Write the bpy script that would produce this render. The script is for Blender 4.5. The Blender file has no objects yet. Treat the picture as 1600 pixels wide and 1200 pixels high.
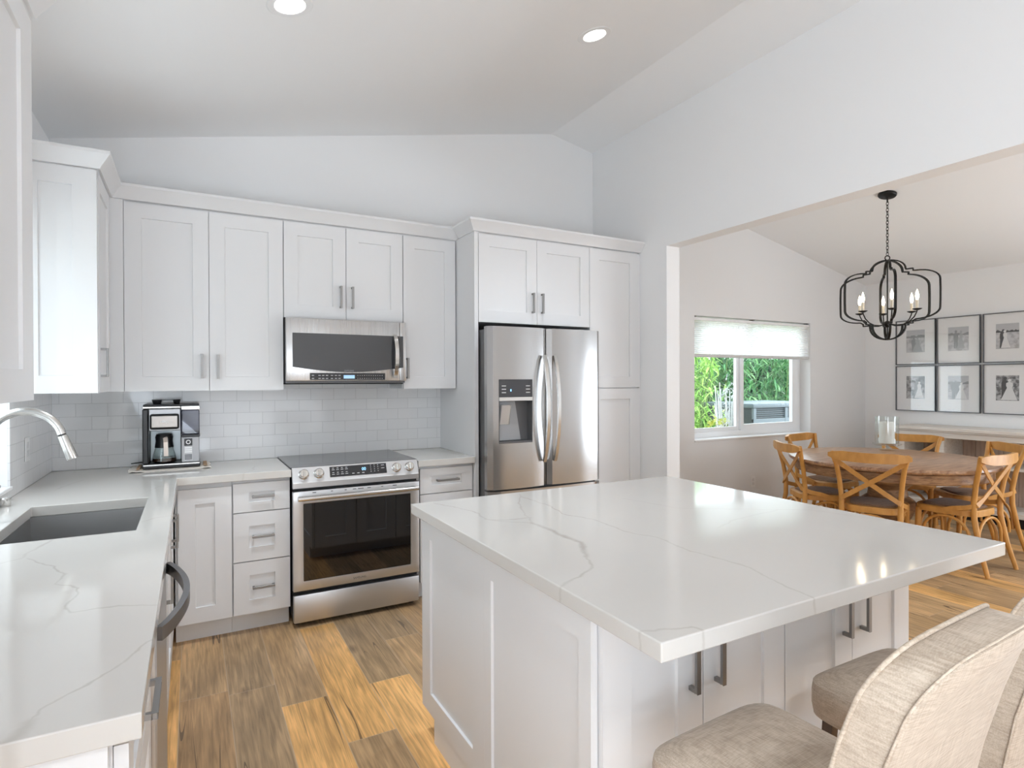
import bpy, bmesh, math, random
from mathutils import Vector, Matrix

# ------------------------------------------------------------------ camera, world, lights, exposure
SC = bpy.context.scene
COL = SC.collection
H = 1.42
F_PX = 908.29
YAW, PIT, ROL = (math.radians(a) for a in (28.8446, -0.2837, -0.1929))
_f = Vector((math.sin(YAW) * math.cos(PIT), math.cos(YAW) * math.cos(PIT), math.sin(PIT)))
_r = Vector((math.cos(YAW), -math.sin(YAW), 0))
_u = _r.cross(_f)
_r2 = _r * math.cos(ROL) + _u * math.sin(ROL)
_u2 = -_r * math.sin(ROL) + _u * math.cos(ROL)
cam_d = bpy.data.cameras.new('camera')
cam = bpy.data.objects.new('camera', cam_d)
COL.objects.link(cam)
M = Matrix((( _r2.x, _u2.x, -_f.x, 0), (_r2.y, _u2.y, -_f.y, 0), (_r2.z, _u2.z, -_f.z, H), (0, 0, 0, 1)))
cam.matrix_world = M
cam_d.sensor_fit = 'HORIZONTAL'
cam_d.sensor_width = 36
cam_d.lens = F_PX / 1600 * 36
cam_d.clip_start = 0.02
SC.camera = cam

W = bpy.data.worlds.new('sky'); SC.world = W
W.use_nodes = True
bg = W.node_tree.nodes['Background']
bg.inputs[0].default_value = (0.86, 0.93, 1.0, 1)
bg.inputs[1].default_value = 4.2

SC.view_settings.view_transform = 'Standard'
SC.view_settings.look = 'None'
SC.view_settings.gamma = 1
SC.view_settings.use_curve_mapping = False
SC.view_settings.exposure = 0.2
SC.cycles.use_denoising = True
SC.cycles.max_bounces = 10
SC.cycles.diffuse_bounces = 6
SC.cycles.glossy_bounces = 5
SC.cycles.transmission_bounces = 8
SC.cycles.transparent_max_bounces = 12
SC.cycles.caustics_reflective = False
SC.cycles.caustics_refractive = False
SC.cycles.sample_clamp_indirect = 6

def area_light(name, loc, direction, sx, sy, power, color=(1, 1, 1), portal=False):
    d = bpy.data.lights.new(name, 'AREA')
    d.shape = 'RECTANGLE'; d.size = sx; d.size_y = sy; d.energy = power; d.color = color
    if portal: d.cycles.is_portal = True
    o = bpy.data.objects.new(name, d); COL.objects.link(o)
    o.location = loc
    o.rotation_euler = Vector(direction).to_track_quat('-Z', 'Y').to_euler()
    return o

sun_d = bpy.data.lights.new('sun', 'SUN'); sun_d.energy = 6.0; sun_d.angle = math.radians(0.6); sun_d.color = (1, 0.96, 0.9)
sun = bpy.data.objects.new('sun', sun_d); COL.objects.link(sun)
sun.rotation_euler = Vector((-0.30, 0.45, -0.90)).to_track_quat('-Z', 'Y').to_euler()

# area fills added inside solid walls; only the portal sits at a real window
area_light('added_fill_left', (-0.55, -1.0, 1.15), (1, 0.12, 1.0), 2.2, 2.1, 80, (0.85, 0.955, 1.07))  # added fill from the left; no sliding door in this wall
area_light('added_fill_rear', (0.75, -2.12, 1.1), (0.0, 1, 1.2), 2.3, 2.1, 22, (0.85, 0.955, 1.07))  # added fill from behind the camera; the rear wall is closed
area_light('added_fill_dining', (7.10, -0.30, 1.2), (-1, 0.1, 0.4), 2.1, 1.9, 110, (0.85, 0.955, 1.07))  # added fill for the dining room; the right wall has no window
area_light('dining_window_portal', (5.27, 4.375, 1.45), (0, -1, 0), 1.8, 1.2, 1, portal=True)

# spot added outside imitating reflected sunlight, through the sink window onto the end panel of the corner cabinet
_g = bpy.data.lights.new('added_glint_spot', 'SPOT'); _g.energy = 130; _g.spot_size = math.radians(13); _g.spot_blend = 0.1; _g.shadow_soft_size = 0.03
_go = bpy.data.objects.new('added_glint_spot', _g); COL.objects.link(_go); _go.location = (-2.73, -2.90, 1.21)
_go.rotation_euler = (Vector((-0.55, 3.36, 1.80)) - _go.location).to_track_quat('-Z', 'Y').to_euler()

# ------------------------------------------------------------------ helpers
OFF = {}

def _vec(p): return Vector(p)

class MB:
    def __init__(self): self.bm = bmesh.new(); self.sm = 28
    def box(self, x0, x1, y0, y1, z0, z1, bev=0.0, seg=1):
        t = bmesh.new()
        bmesh.ops.create_cube(t, size=1)
        for v in t.verts:
            v.co = Vector(((x0 + x1) / 2 + v.co.x * (x1 - x0), (y0 + y1) / 2 + v.co.y * (y1 - y0), (z0 + z1) / 2 + v.co.z * (z1 - z0)))
        if bev > 0:
            bmesh.ops.bevel(t, geom=list(t.edges), offset=bev, segments=seg, affect='EDGES', profile=0.5)
        self._merge(t); return self
    def _merge(self, t, mat=None):
        if mat is not None: t.transform(mat)
        me = bpy.data.meshes.new('tmp'); t.to_mesh(me); t.free()
        self.bm.from_mesh(me); bpy.data.meshes.remove(me)
    def obox(self, origin, u, v, w, su, sv, sw, bev=0.0):
        """box centred at origin with axes u,v,w (unit) and sizes"""
        t = bmesh.new(); bmesh.ops.create_cube(t, size=1)
        u, v, w = _vec(u).normalized(), _vec(v).normalized(), _vec(w).normalized(); o = _vec(origin)
        for p in t.verts: p.co = o + u * (p.co.x * su) + v * (p.co.y * sv) + w * (p.co.z * sw)
        if bev > 0: bmesh.ops.bevel(t, geom=list(t.edges), offset=bev, segments=1, affect='EDGES')
        bmesh.ops.recalc_face_normals(t, faces=t.faces)
        self._merge(t); return self
    def poly(self, pts):
        vs = [self.bm.verts.new(p) for p in pts]
        return self.bm.faces.new(vs)
    def tube(self, pts, r, n=10, closed=False, cap=True, flat=1.0, ref=None):
        """sweep of a circle (or ellipse, flat<1 along ref) along pts; r may be a list"""
        self.sm = 60
        pts = [_vec(p) for p in pts]; N = len(pts)
        rs = r if isinstance(r, (list, tuple)) else [r] * N
        rings = []; prev = None
        for i, p in enumerate(pts):
            a = pts[(i - 1) % N] if (closed or i > 0) else p
            b = pts[(i + 1) % N] if (closed or i < N - 1) else p
            t = (b - a)
            if t.length < 1e-9: t = Vector((0, 0, 1))
            t.normalize()
            if ref is not None:
                x = _vec(ref) - t * t.dot(_vec(ref))
                x = x.normalized() if x.length > 1e-4 else t.orthogonal().normalized()
            elif prev is None:
                x = t.orthogonal().normalized()
            else:
                x = prev - t * t.dot(prev)
                x = x.normalized() if x.length > 1e-6 else t.orthogonal().normalized()
            prev = x; y = t.cross(x)
            rings.append([self.bm.verts.new(p + (x * math.cos(2 * math.pi * k / n) * flat + y * math.sin(2 * math.pi * k / n)) * rs[i]) for k in range(n)])
        for i in range(N if closed else N - 1):
            A, B = rings[i], rings[(i + 1) % N]
            for k in range(n):
                try: self.bm.faces.new((A[k], A[(k + 1) % n], B[(k + 1) % n], B[k]))
                except ValueError: pass
        if cap and not closed:
            self.bm.faces.new(rings[0][::-1]); self.bm.faces.new(rings[-1])
        return self
    def sweep(self, pts, prof, up, closed=False):
        """rectangular bar: prof=(width, thick) ; width across 'up' x tangent, thick along up-ish"""
        pts = [_vec(p) for p in pts]; N = len(pts); rings = []
        for i, p in enumerate(pts):
            a = pts[(i - 1) % N] if (closed or i > 0) else p
            b = pts[(i + 1) % N] if (closed or i < N - 1) else p
            t = (b - a).normalized(); u = up(i) if callable(up) else _vec(up)
            u = (u - t * t.dot(u)).normalized(); s = t.cross(u)
            w = prof[0](i) if callable(prof[0]) else prof[0]
            h = prof[1](i) if callable(prof[1]) else prof[1]
            rings.append([self.bm.verts.new(p + s * (a_ * w / 2) + u * (b_ * h / 2)) for a_, b_ in ((-1, -1), (1, -1), (1, 1), (-1, 1))])
        for i in range(N if closed else N - 1):
            A, B = rings[i], rings[(i + 1) % N]
            for k in range(4): self.bm.faces.new((A[k], A[(k + 1) % 4], B[(k + 1) % 4], B[k]))
        if not closed:
            self.bm.faces.new(rings[0][::-1]); self.bm.faces.new(rings[-1])
        return self
    def lathe(self, prof, c=(0, 0, 0), n=32, mat=None):
        if n < 24: self.sm = max(self.sm, 40)
        t = bmesh.new(); rings = []
        for (r, z) in prof:
            if r < 1e-6: rings.append([t.verts.new((0, 0, z))])
            else: rings.append([t.verts.new((r * math.cos(2 * math.pi * k / n), r * math.sin(2 * math.pi * k / n), z)) for k in range(n)])
        for A, B in zip(rings, rings[1:]):
            if len(A) == 1 and len(B) == 1: continue
            for k in range(n):
                if len(A) == 1: t.faces.new((A[0], B[(k + 1) % n], B[k]))
                elif len(B) == 1: t.faces.new((A[k], A[(k + 1) % n], B[0]))
                else: t.faces.new((A[k], A[(k + 1) % n], B[(k + 1) % n], B[k]))
        if mat is not None: t.transform(mat)
        t.transform(Matrix.Translation(c))
        self._merge(t); return self
    def prism(self, pts, d, bev=0.0):
        """extrude polygon pts (3D list) by vector d"""
        t = bmesh.new()
        a = [t.verts.new(p) for p in pts]; d = _vec(d)
        b = [t.verts.new(_vec(p) + d) for p in pts]
        t.faces.new(a[::-1]); t.faces.new(b); n = len(a)
        for k in range(n): t.faces.new((a[k], a[(k + 1) % n], b[(k + 1) % n], b[k]))
        bmesh.ops.recalc_face_normals(t, faces=t.faces)
        if bev > 0: bmesh.ops.bevel(t, geom=list(t.edges), offset=bev, segments=2, affect='EDGES')
        self._merge(t); return self
    def cells(self, xs, ys, holes, z0, z1, axes=(0, 1, 2), bev=0.0):
        """slab made of grid cells (xs by ys) minus holes; only boundary sides are built. axes map (x,y,z)->world axes"""
        t = bmesh.new(); V = {}
        def P(i, j, k):
            if (i, j, k) not in V:
                co = [0, 0, 0]; co[axes[0]] = xs[i]; co[axes[1]] = ys[j]; co[axes[2]] = (z0, z1)[k]
                V[(i, j, k)] = t.verts.new(co)
            return V[(i, j, k)]
        full = lambda i, j: 0 <= i < len(xs) - 1 and 0 <= j < len(ys) - 1 and (i, j) not in holes
        for i in range(len(xs) - 1):
            for j in range(len(ys) - 1):
                if not full(i, j): continue
                for k in (0, 1): t.faces.new((P(i, j, k), P(i + 1, j, k), P(i + 1, j + 1, k), P(i, j + 1, k)))
                if not full(i - 1, j): t.faces.new((P(i, j, 0), P(i, j + 1, 0), P(i, j + 1, 1), P(i, j, 1)))
                if not full(i + 1, j): t.faces.new((P(i + 1, j, 0), P(i + 1, j + 1, 0), P(i + 1, j + 1, 1), P(i + 1, j, 1)))
                if not full(i, j - 1): t.faces.new((P(i, j, 0), P(i + 1, j, 0), P(i + 1, j, 1), P(i, j, 1)))
                if not full(i, j + 1): t.faces.new((P(i, j + 1, 0), P(i + 1, j + 1, 0), P(i + 1, j + 1, 1), P(i, j + 1, 1)))
        bmesh.ops.recalc_face_normals(t, faces=t.faces)
        if bev > 0:
            es = [e for e in t.edges if len(e.link_faces) == 2 and e.calc_face_angle(0) > 0.6]
            bmesh.ops.bevel(t, geom=es, offset=bev, segments=2, affect='EDGES', profile=0.5)
        self._merge(t); return self
    def door(self, o, u, n, w, h, t=0.02, st=0.082, rl=0.082, rec=0.009):
        """shaker front: lower corner o, width direction u, outward normal n (o lies on the front face)"""
        o, u, n = _vec(o), _vec(u), _vec(n); z = Vector((0, 0, 1))
        P = lambda a, b, c: self.bm.verts.new(o + u * a + z * b - n * c)
        A = [P(0, 0, 0), P(w, 0, 0), P(w, h, 0), P(0, h, 0)]
        B = [P(st, rl, 0), P(w - st, rl, 0), P(w - st, h - rl, 0), P(st, h - rl, 0)]
        C = [P(st + .0015, rl + .0015, rec), P(w - st - .0015, rl + .0015, rec), P(w - st - .0015, h - rl - .0015, rec), P(st + .0015, h - rl - .0015, rec)]
        D = [P(0, 0, t), P(w, 0, t), P(w, h, t), P(0, h, t)]
        fs = []
        for k in range(4):
            q = (k + 1) % 4
            fs.append(self.bm.faces.new((A[k], A[q], B[q], B[k])))
            fs.append(self.bm.faces.new((B[k], B[q], C[q], C[k])))
            fs.append(self.bm.faces.new((A[q], A[k], D[k], D[q])))
        fs.append(self.bm.faces.new(C)); fs.append(self.bm.faces.new(D[::-1]))
        bmesh.ops.recalc_face_normals(self.bm, faces=fs)
        return self
    def pull(self, c, along, n, L=0.14, proj=0.032, s=0.011):
        """square bar pull: c = centre on the door face"""
        c, a, n = _vec(c), _vec(along).normalized(), _vec(n).normalized(); b = a.cross(n)
        self.obox(c + n * (proj - s / 2), a, n, b, L, s * 0.8, s * 1.1, 0.001)
        for q in (-1, 1): self.obox(c + a * q * (L / 2 - s / 2) + n * (proj - s) / 2, a, n, b, s, proj - s, s, 0)
        return self
    def build(self, name, mat, parent=None, smooth=None):
        bm = self.bm
        if smooth is None: smooth = self.sm
        off = OFF.get(parent.name, Vector((0, 0, 0))) if parent is not None else Vector((0, 0, 0))
        if off.length > 0: bmesh.ops.translate(bm, verts=bm.verts, vec=-off)
        me = bpy.data.meshes.new(name); bm.to_mesh(me); bm.free()
        if smooth:
            me.polygons.foreach_set('use_smooth', [True] * len(me.polygons))
            me.set_sharp_from_angle(angle=math.radians(smooth))
        if mat is not None: me.materials.append(mat)
        o = bpy.data.objects.new(name, me); COL.objects.link(o)
        if parent is not None:
            o.parent = parent; OFF[o.name] = off
        return o

def tag(o, label, cat, group=None, kind=None):
    o['label'] = label; o['category'] = cat
    if group: o['group'] = group
    if kind: o['kind'] = kind
    return o

def thing(name, label, cat, loc=(0, 0, 0), group=None):
    o = bpy.data.objects.new(name, None); COL.objects.link(o)
    o.empty_display_size = 0.1
    o.location = loc; OFF[o.name] = Vector(loc)
    return tag(o, label, cat, group)

def struct(o): o['kind'] = 'structure'; return o

def copy_tree(o, parent=None):
    c = o.copy(); COL.objects.link(c)
    if parent is not None: c.parent = parent
    for ch in [x for x in COL.objects if x.parent == o]: copy_tree(ch, c)
    return c

def text_mesh(s, size, mat3, name, mat, parent, depth=0.0004):
    cu = bpy.data.curves.new('txt', 'FONT'); cu.body = s; cu.size = size; cu.extrude = depth; cu.align_x = 'CENTER'; cu.align_y = 'CENTER'
    o = bpy.data.objects.new('txt', cu); COL.objects.link(o)
    dg = bpy.context.evaluated_depsgraph_get()
    me = bpy.data.meshes.new_from_object(o.evaluated_get(dg))
    bpy.data.objects.remove(o); bpy.data.curves.remove(cu)
    b = MB(); t = bmesh.new(); t.from_mesh(me); bpy.data.meshes.remove(me)
    b._merge(t, mat3)
    return b.build(name, mat, parent, smooth=0)

def xz_text(x, y, z):      # text in a plane facing -Y
    return Matrix.Translation((x, y, z)) @ Matrix.Rotation(math.radians(90), 4, 'X')

# ------------------------------------------------------------------ materials
def new_mat(name):
    m = bpy.data.materials.new(name); m.use_nodes = True
    nt = m.node_tree; return m, nt, nt.nodes, nt.links, nt.nodes['Principled BSDF']

def N(nodes, typ, **kw):
    n = nodes.new(typ)
    for k, v in kw.items(): setattr(n, k, v)
    return n

def simple(name, col, rough=0.5, metal=0.0, spec=0.5, bump=0.0, bscale=200, vary=0.0, coat=0.0):
    m, nt, ns, lk, b = new_mat(name)
    b.inputs['Base Color'].default_value = (*col, 1); b.inputs['Roughness'].default_value = rough
    b.inputs['Metallic'].default_value = metal; b.inputs['Specular IOR Level'].default_value = spec
    if coat: b.inputs['Coat Weight'].default_value = coat; b.inputs['Coat Roughness'].default_value = 0.05
    nz = N(ns, 'ShaderNodeTexNoise'); nz.inputs['Scale'].default_value = bscale; nz.inputs['Detail'].default_value = 4
    g = N(ns, 'ShaderNodeNewGeometry'); lk.new(g.outputs['Position'], nz.inputs['Vector'])
    if bump:
        bp = N(ns, 'ShaderNodeBump'); bp.inputs['Strength'].default_value = bump; bp.inputs['Distance'].default_value = 0.002
        lk.new(nz.outputs['Fac'], bp.inputs['Height']); lk.new(bp.outputs['Normal'], b.inputs['Normal'])
    if vary:
        mx = N(ns, 'ShaderNodeMix', data_type='RGBA'); lk.new(nz.outputs['Fac'], mx.inputs[0])
        mx.inputs[6].default_value = (*[c * (1 - vary) for c in col], 1); mx.inputs[7].default_value = (*[min(1, c * (1 + vary)) for c in col], 1)
        lk.new(mx.outputs[2], b.inputs['Base Color'])
    return m

def emis(name, col, s):
    m, nt, ns, lk, b = new_mat(name)
    b.inputs['Base Color'].default_value = (*col, 1)
    b.inputs['Emission Color'].default_value = (*col, 1); b.inputs['Emission Strength'].default_value = s
    return m

def steel(name, col=(0.53, 0.525, 0.52), rough=0.28, axis='Z', scale=700, streak=0.06):
    m, nt, ns, lk, b = new_mat(name)
    b.inputs['Metallic'].default_value = 1; b.inputs['Base Color'].default_value = (*col, 1)
    g = N(ns, 'ShaderNodeNewGeometry'); mp = N(ns, 'ShaderNodeMapping')
    s = {'Z': (scale, scale, 3), 'X': (3, scale, scale)}[axis]; mp.inputs['Scale'].default_value = s
    nz = N(ns, 'ShaderNodeTexNoise'); nz.inputs['Scale'].default_value = 1; nz.inputs['Detail'].default_value = 3
    lk.new(g.outputs['Position'], mp.inputs['Vector']); lk.new(mp.outputs['Vector'], nz.inputs['Vector'])
    mr = N(ns, 'ShaderNodeMapRange'); mr.inputs[3].default_value = rough - streak / 2; mr.inputs[4].default_value = rough + streak / 2
    lk.new(nz.outputs['Fac'], mr.inputs[0]); lk.new(mr.outputs[0], b.inputs['Roughness'])
    bp = N(ns, 'ShaderNodeBump'); bp.inputs['Strength'].default_value = 0.02; bp.inputs['Distance'].default_value = 0.0003
    lk.new(nz.outputs['Fac'], bp.inputs['Height']); lk.new(bp.outputs['Normal'], b.inputs['Normal'])
    return m

def glass(name, col=(1, 1, 1), rough=0.0, thin=True, alpha=0.12):
    """thin clear glass: mostly transparent with a fresnel reflection"""
    m, nt, ns, lk, b = new_mat(name)
    ns.remove(b); out = ns['Material Output']
    tr = N(ns, 'ShaderNodeBsdfTransparent'); tr.inputs[0].default_value = (*col, 1)
    gl = N(ns, 'ShaderNodeBsdfGlossy'); gl.inputs['Roughness'].default_value = rough
    g = N(ns, 'ShaderNodeNewGeometry'); dt = N(ns, 'ShaderNodeVectorMath', operation='DOT_PRODUCT')
    lk.new(g.outputs['Incoming'], dt.inputs[0]); lk.new(g.outputs['Normal'], dt.inputs[1])
    ab = N(ns, 'ShaderNodeMath', operation='ABSOLUTE'); lk.new(dt.outputs['Value'], ab.inputs[0])
    om = N(ns, 'ShaderNodeMath', operation='SUBTRACT'); om.inputs[0].default_value = 1; lk.new(ab.outputs[0], om.inputs[1])
    pw = N(ns, 'ShaderNodeMath', operation='POWER'); lk.new(om.outputs[0], pw.inputs[0]); pw.inputs[1].default_value = 5
    ma = N(ns, 'ShaderNodeMath', operation='MULTIPLY_ADD'); lk.new(pw.outputs[0], ma.inputs[0]); ma.inputs[1].default_value = 0.92; ma.inputs[2].default_value = 0.05
    mx = N(ns, 'ShaderNodeMixShader')
    lk.new(ma.outputs[0], mx.inputs[0]); lk.new(tr.outputs[0], mx.inputs[1]); lk.new(gl.outputs[0], mx.inputs[2]); lk.new(mx.outputs[0], out.inputs[0])
    return m

def math_node(ns, lk, op, a, b=None, clamp=False):
    n = N(ns, 'ShaderNodeMath', operation=op); n.use_clamp = clamp
    for i, v in enumerate((a, b)):
        if v is None: continue
        if isinstance(v, (int, float)): n.inputs[i].default_value = v
        else: lk.new(v, n.inputs[i])
    return n.outputs[0]

def quartz(name, veins):
    """white quartz with thin grey-tan veins along the given polylines [(points, width, strength)]"""
    m, nt, ns, lk, b = new_mat(name)
    b.inputs['Roughness'].default_value = 0.09; b.inputs['Specular IOR Level'].default_value = 0.5
    g = N(ns, 'ShaderNodeNewGeometry')
    flat = N(ns, 'ShaderNodeVectorMath', operation='MULTIPLY'); flat.inputs[1].default_value = (1, 1, 0)
    nz = N(ns, 'ShaderNodeTexNoise'); nz.inputs['Scale'].default_value = 11; nz.inputs['Detail'].default_value = 4; nz.inputs['Roughness'].default_value = 0.55
    lk.new(g.outputs['Position'], nz.inputs['Vector'])
    sb = N(ns, 'ShaderNodeVectorMath', operation='SUBTRACT'); sb.inputs[1].default_value = (0.5, 0.5, 0.5); lk.new(nz.outputs['Color'], sb.inputs[0])
    sc = N(ns, 'ShaderNodeVectorMath', operation='SCALE'); sc.inputs['Scale'].default_value = 0.045; lk.new(sb.outputs[0], sc.inputs[0])
    ad = N(ns, 'ShaderNodeVectorMath', operation='ADD'); lk.new(g.outputs['Position'], ad.inputs[0]); lk.new(sc.outputs[0], ad.inputs[1])
    lk.new(ad.outputs[0], flat.inputs[0]); p = flat.outputs[0]
    acc = None
    for pts, w, s in veins:
        for a, q in zip(pts, pts[1:]):
            ba = Vector((q[0] - a[0], q[1] - a[1], 0)); l2 = max(ba.length_squared, 1e-9)
            pa = N(ns, 'ShaderNodeVectorMath', operation='SUBTRACT'); lk.new(p, pa.inputs[0]); pa.inputs[1].default_value = (a[0], a[1], 0)
            dt = N(ns, 'ShaderNodeVectorMath', operation='DOT_PRODUCT'); lk.new(pa.outputs[0], dt.inputs[0]); dt.inputs[1].default_value = ba / l2
            hh = math_node(ns, lk, 'ADD', dt.outputs['Value'], 0.0, True)
            sl = N(ns, 'ShaderNodeVectorMath', operation='SCALE'); sl.inputs[0].default_value = ba; lk.new(hh, sl.inputs['Scale'])
            df = N(ns, 'ShaderNodeVectorMath', operation='DISTANCE'); lk.new(pa.outputs[0], df.inputs[0]); lk.new(sl.outputs[0], df.inputs[1])
            mr = N(ns, 'ShaderNodeMapRange'); mr.interpolation_type = 'SMOOTHSTEP'
            mr.inputs[1].default_value = 0; mr.inputs[2].default_value = w; mr.inputs[3].default_value = s; mr.inputs[4].default_value = 0
            lk.new(df.outputs['Value'], mr.inputs[0])
            acc = mr.outputs[0] if acc is None else math_node(ns, lk, 'MAXIMUM', acc, mr.outputs[0])
    # uneven strength along the vein
    n2 = N(ns, 'ShaderNodeTexNoise'); n2.inputs['Scale'].default_value = 9; n2.inputs['Detail'].default_value = 2; lk.new(g.outputs['Position'], n2.inputs['Vector'])
    vr = N(ns, 'ShaderNodeMapRange'); vr.inputs[1].default_value = 0.35; vr.inputs[2].default_value = 0.65; vr.inputs[3].default_value = 0.45; vr.inputs[4].default_value = 1.0
    lk.new(n2.outputs['Fac'], vr.inputs[0])
    fac = math_node(ns, lk, 'MULTIPLY', acc, vr.outputs[0])
    # clouding of the slab
    n3 = N(ns, 'ShaderNodeTexNoise'); n3.inputs['Scale'].default_value = 2.2; n3.inputs['Detail'].default_value = 4; lk.new(g.outputs['Position'], n3.inputs['Vector'])
    c0 = N(ns, 'ShaderNodeMix', data_type='RGBA'); lk.new(n3.outputs['Fac'], c0.inputs[0])
    c0.inputs[6].default_value = (0.63, 0.61, 0.58, 1); c0.inputs[7].default_value = (0.58, 0.555, 0.52, 1)
    c1 = N(ns, 'ShaderNodeMix', data_type='RGBA'); lk.new(fac, c1.inputs[0]); lk.new(c0.outputs[2], c1.inputs[6]); c1.inputs[7].default_value = (0.40, 0.365, 0.32, 1)
    lk.new(c1.outputs[2], b.inputs['Base Color'])
    return m

def plank_floor(name):
    m, nt, ns, lk, b = new_mat(name)
    g = N(ns, 'ShaderNodeNewGeometry'); sx = N(ns, 'ShaderNodeSeparateXYZ'); lk.new(g.outputs['Position'], sx.inputs[0])
    PW, PL = 0.195, 1.20
    X = math_node(ns, lk, 'DIVIDE', math_node(ns, lk, 'ADD', sx.outputs[0], 10.0), PW)
    row = math_node(ns, lk, 'FLOOR', X); fx = math_node(ns, lk, 'FRACT', X)
    w1 = N(ns, 'ShaderNodeTexWhiteNoise', noise_dimensions='1D'); lk.new(row, w1.inputs['W'])
    Y = math_node(ns, lk, 'DIVIDE', math_node(ns, lk, 'ADD', math_node(ns, lk, 'ADD', sx.outputs[1], 10.0), math_node(ns, lk, 'MULTIPLY', w1.outputs['Value'], PL)), PL)
    cell = math_node(ns, lk, 'FLOOR', Y); fy = math_node(ns, lk, 'FRACT', Y)
    cv = N(ns, 'ShaderNodeCombineXYZ'); lk.new(row, cv.inputs[0]); lk.new(cell, cv.inputs[1])
    w2 = N(ns, 'ShaderNodeTexWhiteNoise', noise_dimensions='2D'); lk.new(cv.outputs[0], w2.inputs['Vector'])
    ramp = N(ns, 'ShaderNodeValToRGB'); lk.new(w2.outputs['Value'], ramp.inputs[0]); cr = ramp.color_ramp
    cr.interpolation = 'CONSTANT'
    cols = [(0.0, (0.451, 0.278, 0.137)), (0.16, (0.530, 0.341, 0.176)), (0.34, (0.742, 0.420, 0.157)), (0.46, (0.407, 0.273, 0.151)), (0.60, (0.565, 0.355, 0.180)), (0.74, (0.787, 0.452, 0.174)), (0.86, (0.474, 0.310, 0.165))]
    while len(cr.elements) > 1: cr.elements.remove(cr.elements[-1])
    cr.elements[0].position = 0; cr.elements[0].color = (*cols[0][1], 1)
    for p_, c_ in cols[1:]:
        e = cr.elements.new(p_); e.color = (*c_, 1)
    # grain: noise stretched along the plank, offset per plank
    def stretched(sxv, syv, det, dist=0.0, k=37.0):
        off = N(ns, 'ShaderNodeVectorMath', operation='SCALE'); lk.new(w2.outputs['Color'], off.inputs[0]); off.inputs['Scale'].default_value = k
        a = N(ns, 'ShaderNodeVectorMath', operation='MULTIPLY'); lk.new(g.outputs['Position'], a.inputs[0]); a.inputs[1].default_value = (sxv, syv, 1)
        s = N(ns, 'ShaderNodeVectorMath', operation='ADD'); lk.new(a.outputs[0], s.inputs[0]); lk.new(off.outputs[0], s.inputs[1])
        n = N(ns, 'ShaderNodeTexNoise'); n.inputs['Scale'].default_value = 1; n.inputs['Detail'].default_value = det; n.inputs['Distortion'].default_value = dist
        lk.new(s.outputs[0], n.inputs['Vector']); return n.outputs['Fac']
    g1 = stretched(90, 4.5, 6, 0.6)
    mr = N(ns, 'ShaderNodeMapRange'); mr.inputs[1].default_value = 0.3; mr.inputs[2].default_value = 0.7; mr.inputs[3].default_value = 0.66; mr.inputs[4].default_value = 1.25; lk.new(g1, mr.inputs[0])
    g2 = stretched(5, 1.6, 3, 0.5, 11)
    mr2 = N(ns, 'ShaderNodeMapRange'); mr2.inputs[1].default_value = 0.3; mr2.inputs[2].default_value = 0.7; mr2.inputs[3].default_value = 0.68; mr2.inputs[4].default_value = 1.22; lk.new(g2, mr2.inputs[0])
    mul = math_node(ns, lk, 'MULTIPLY', mr.outputs[0], mr2.outputs[0])
    # cracks: thin dark lines that run along the plank
    g3 = stretched(9, 0.5, 2, 0.35, 23)
    ridge = math_node(ns, lk, 'ABSOLUTE', math_node(ns, lk, 'SUBTRACT', g3, 0.5))
    mask = stretched(4, 1.5, 1, 0, 5)
    wid = N(ns, 'ShaderNodeMapRange'); wid.inputs[1].default_value = 0.48; wid.inputs[2].default_value = 0.62; wid.inputs[3].default_value = 0.0; wid.inputs[4].default_value = 0.009; lk.new(mask, wid.inputs[0])
    crack = math_node(ns, lk, 'LESS_THAN', ridge, wid.outputs[0])
    # knots
    vo = N(ns, 'ShaderNodeTexVoronoi'); vo.inputs['Scale'].default_value = 1
    va = N(ns, 'ShaderNodeVectorMath', operation='MULTIPLY'); lk.new(g.outputs['Position'], va.inputs[0]); va.inputs[1].default_value = (3.6, 2.0, 0)
    lk.new(va.outputs[0], vo.inputs['Vector'])
    kn = N(ns, 'ShaderNodeMapRange'); kn.inputs[1].default_value = 0.03; kn.inputs[2].default_value = 0.13; kn.inputs[3].default_value = 0.55; kn.inputs[4].default_value = 0.0; lk.new(vo.outputs['Distance'], kn.inputs[0])
    dark = math_node(ns, lk, 'MAXIMUM', math_node(ns, lk, 'MULTIPLY', crack, 0.72), kn.outputs[0])
    # joints
    gx = math_node(ns, lk, 'MINIMUM', fx, math_node(ns, lk, 'SUBTRACT', 1.0, fx)); gy = math_node(ns, lk, 'MINIMUM', fy, math_node(ns, lk, 'SUBTRACT', 1.0, fy))
    joint = math_node(ns, lk, 'MAXIMUM', math_node(ns, lk, 'LESS_THAN', gx, 0.008), math_node(ns, lk, 'LESS_THAN', gy, 0.0013))
    sc = N(ns, 'ShaderNodeVectorMath', operation='SCALE'); lk.new(ramp.outputs[0], sc.inputs[0]); lk.new(mul, sc.inputs['Scale'])
    m1 = N(ns, 'ShaderNodeMix', data_type='RGBA'); lk.new(dark, m1.inputs[0]); lk.new(sc.outputs[0], m1.inputs[6]); m1.inputs[7].default_value = (0.07, 0.045, 0.03, 1)
    m2 = N(ns, 'ShaderNodeMix', data_type='RGBA'); lk.new(math_node(ns, lk, 'MULTIPLY', joint, 0.6), m2.inputs[0]); lk.new(m1.outputs[2], m2.inputs[6]); m2.inputs[7].default_value = (0.50, 0.40, 0.30, 1)
    lk.new(m2.outputs[2], b.inputs['Base Color'])
    b.inputs['Roughness'].default_value = 0.36; b.inputs['Specular IOR Level'].default_value = 0.4
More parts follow.
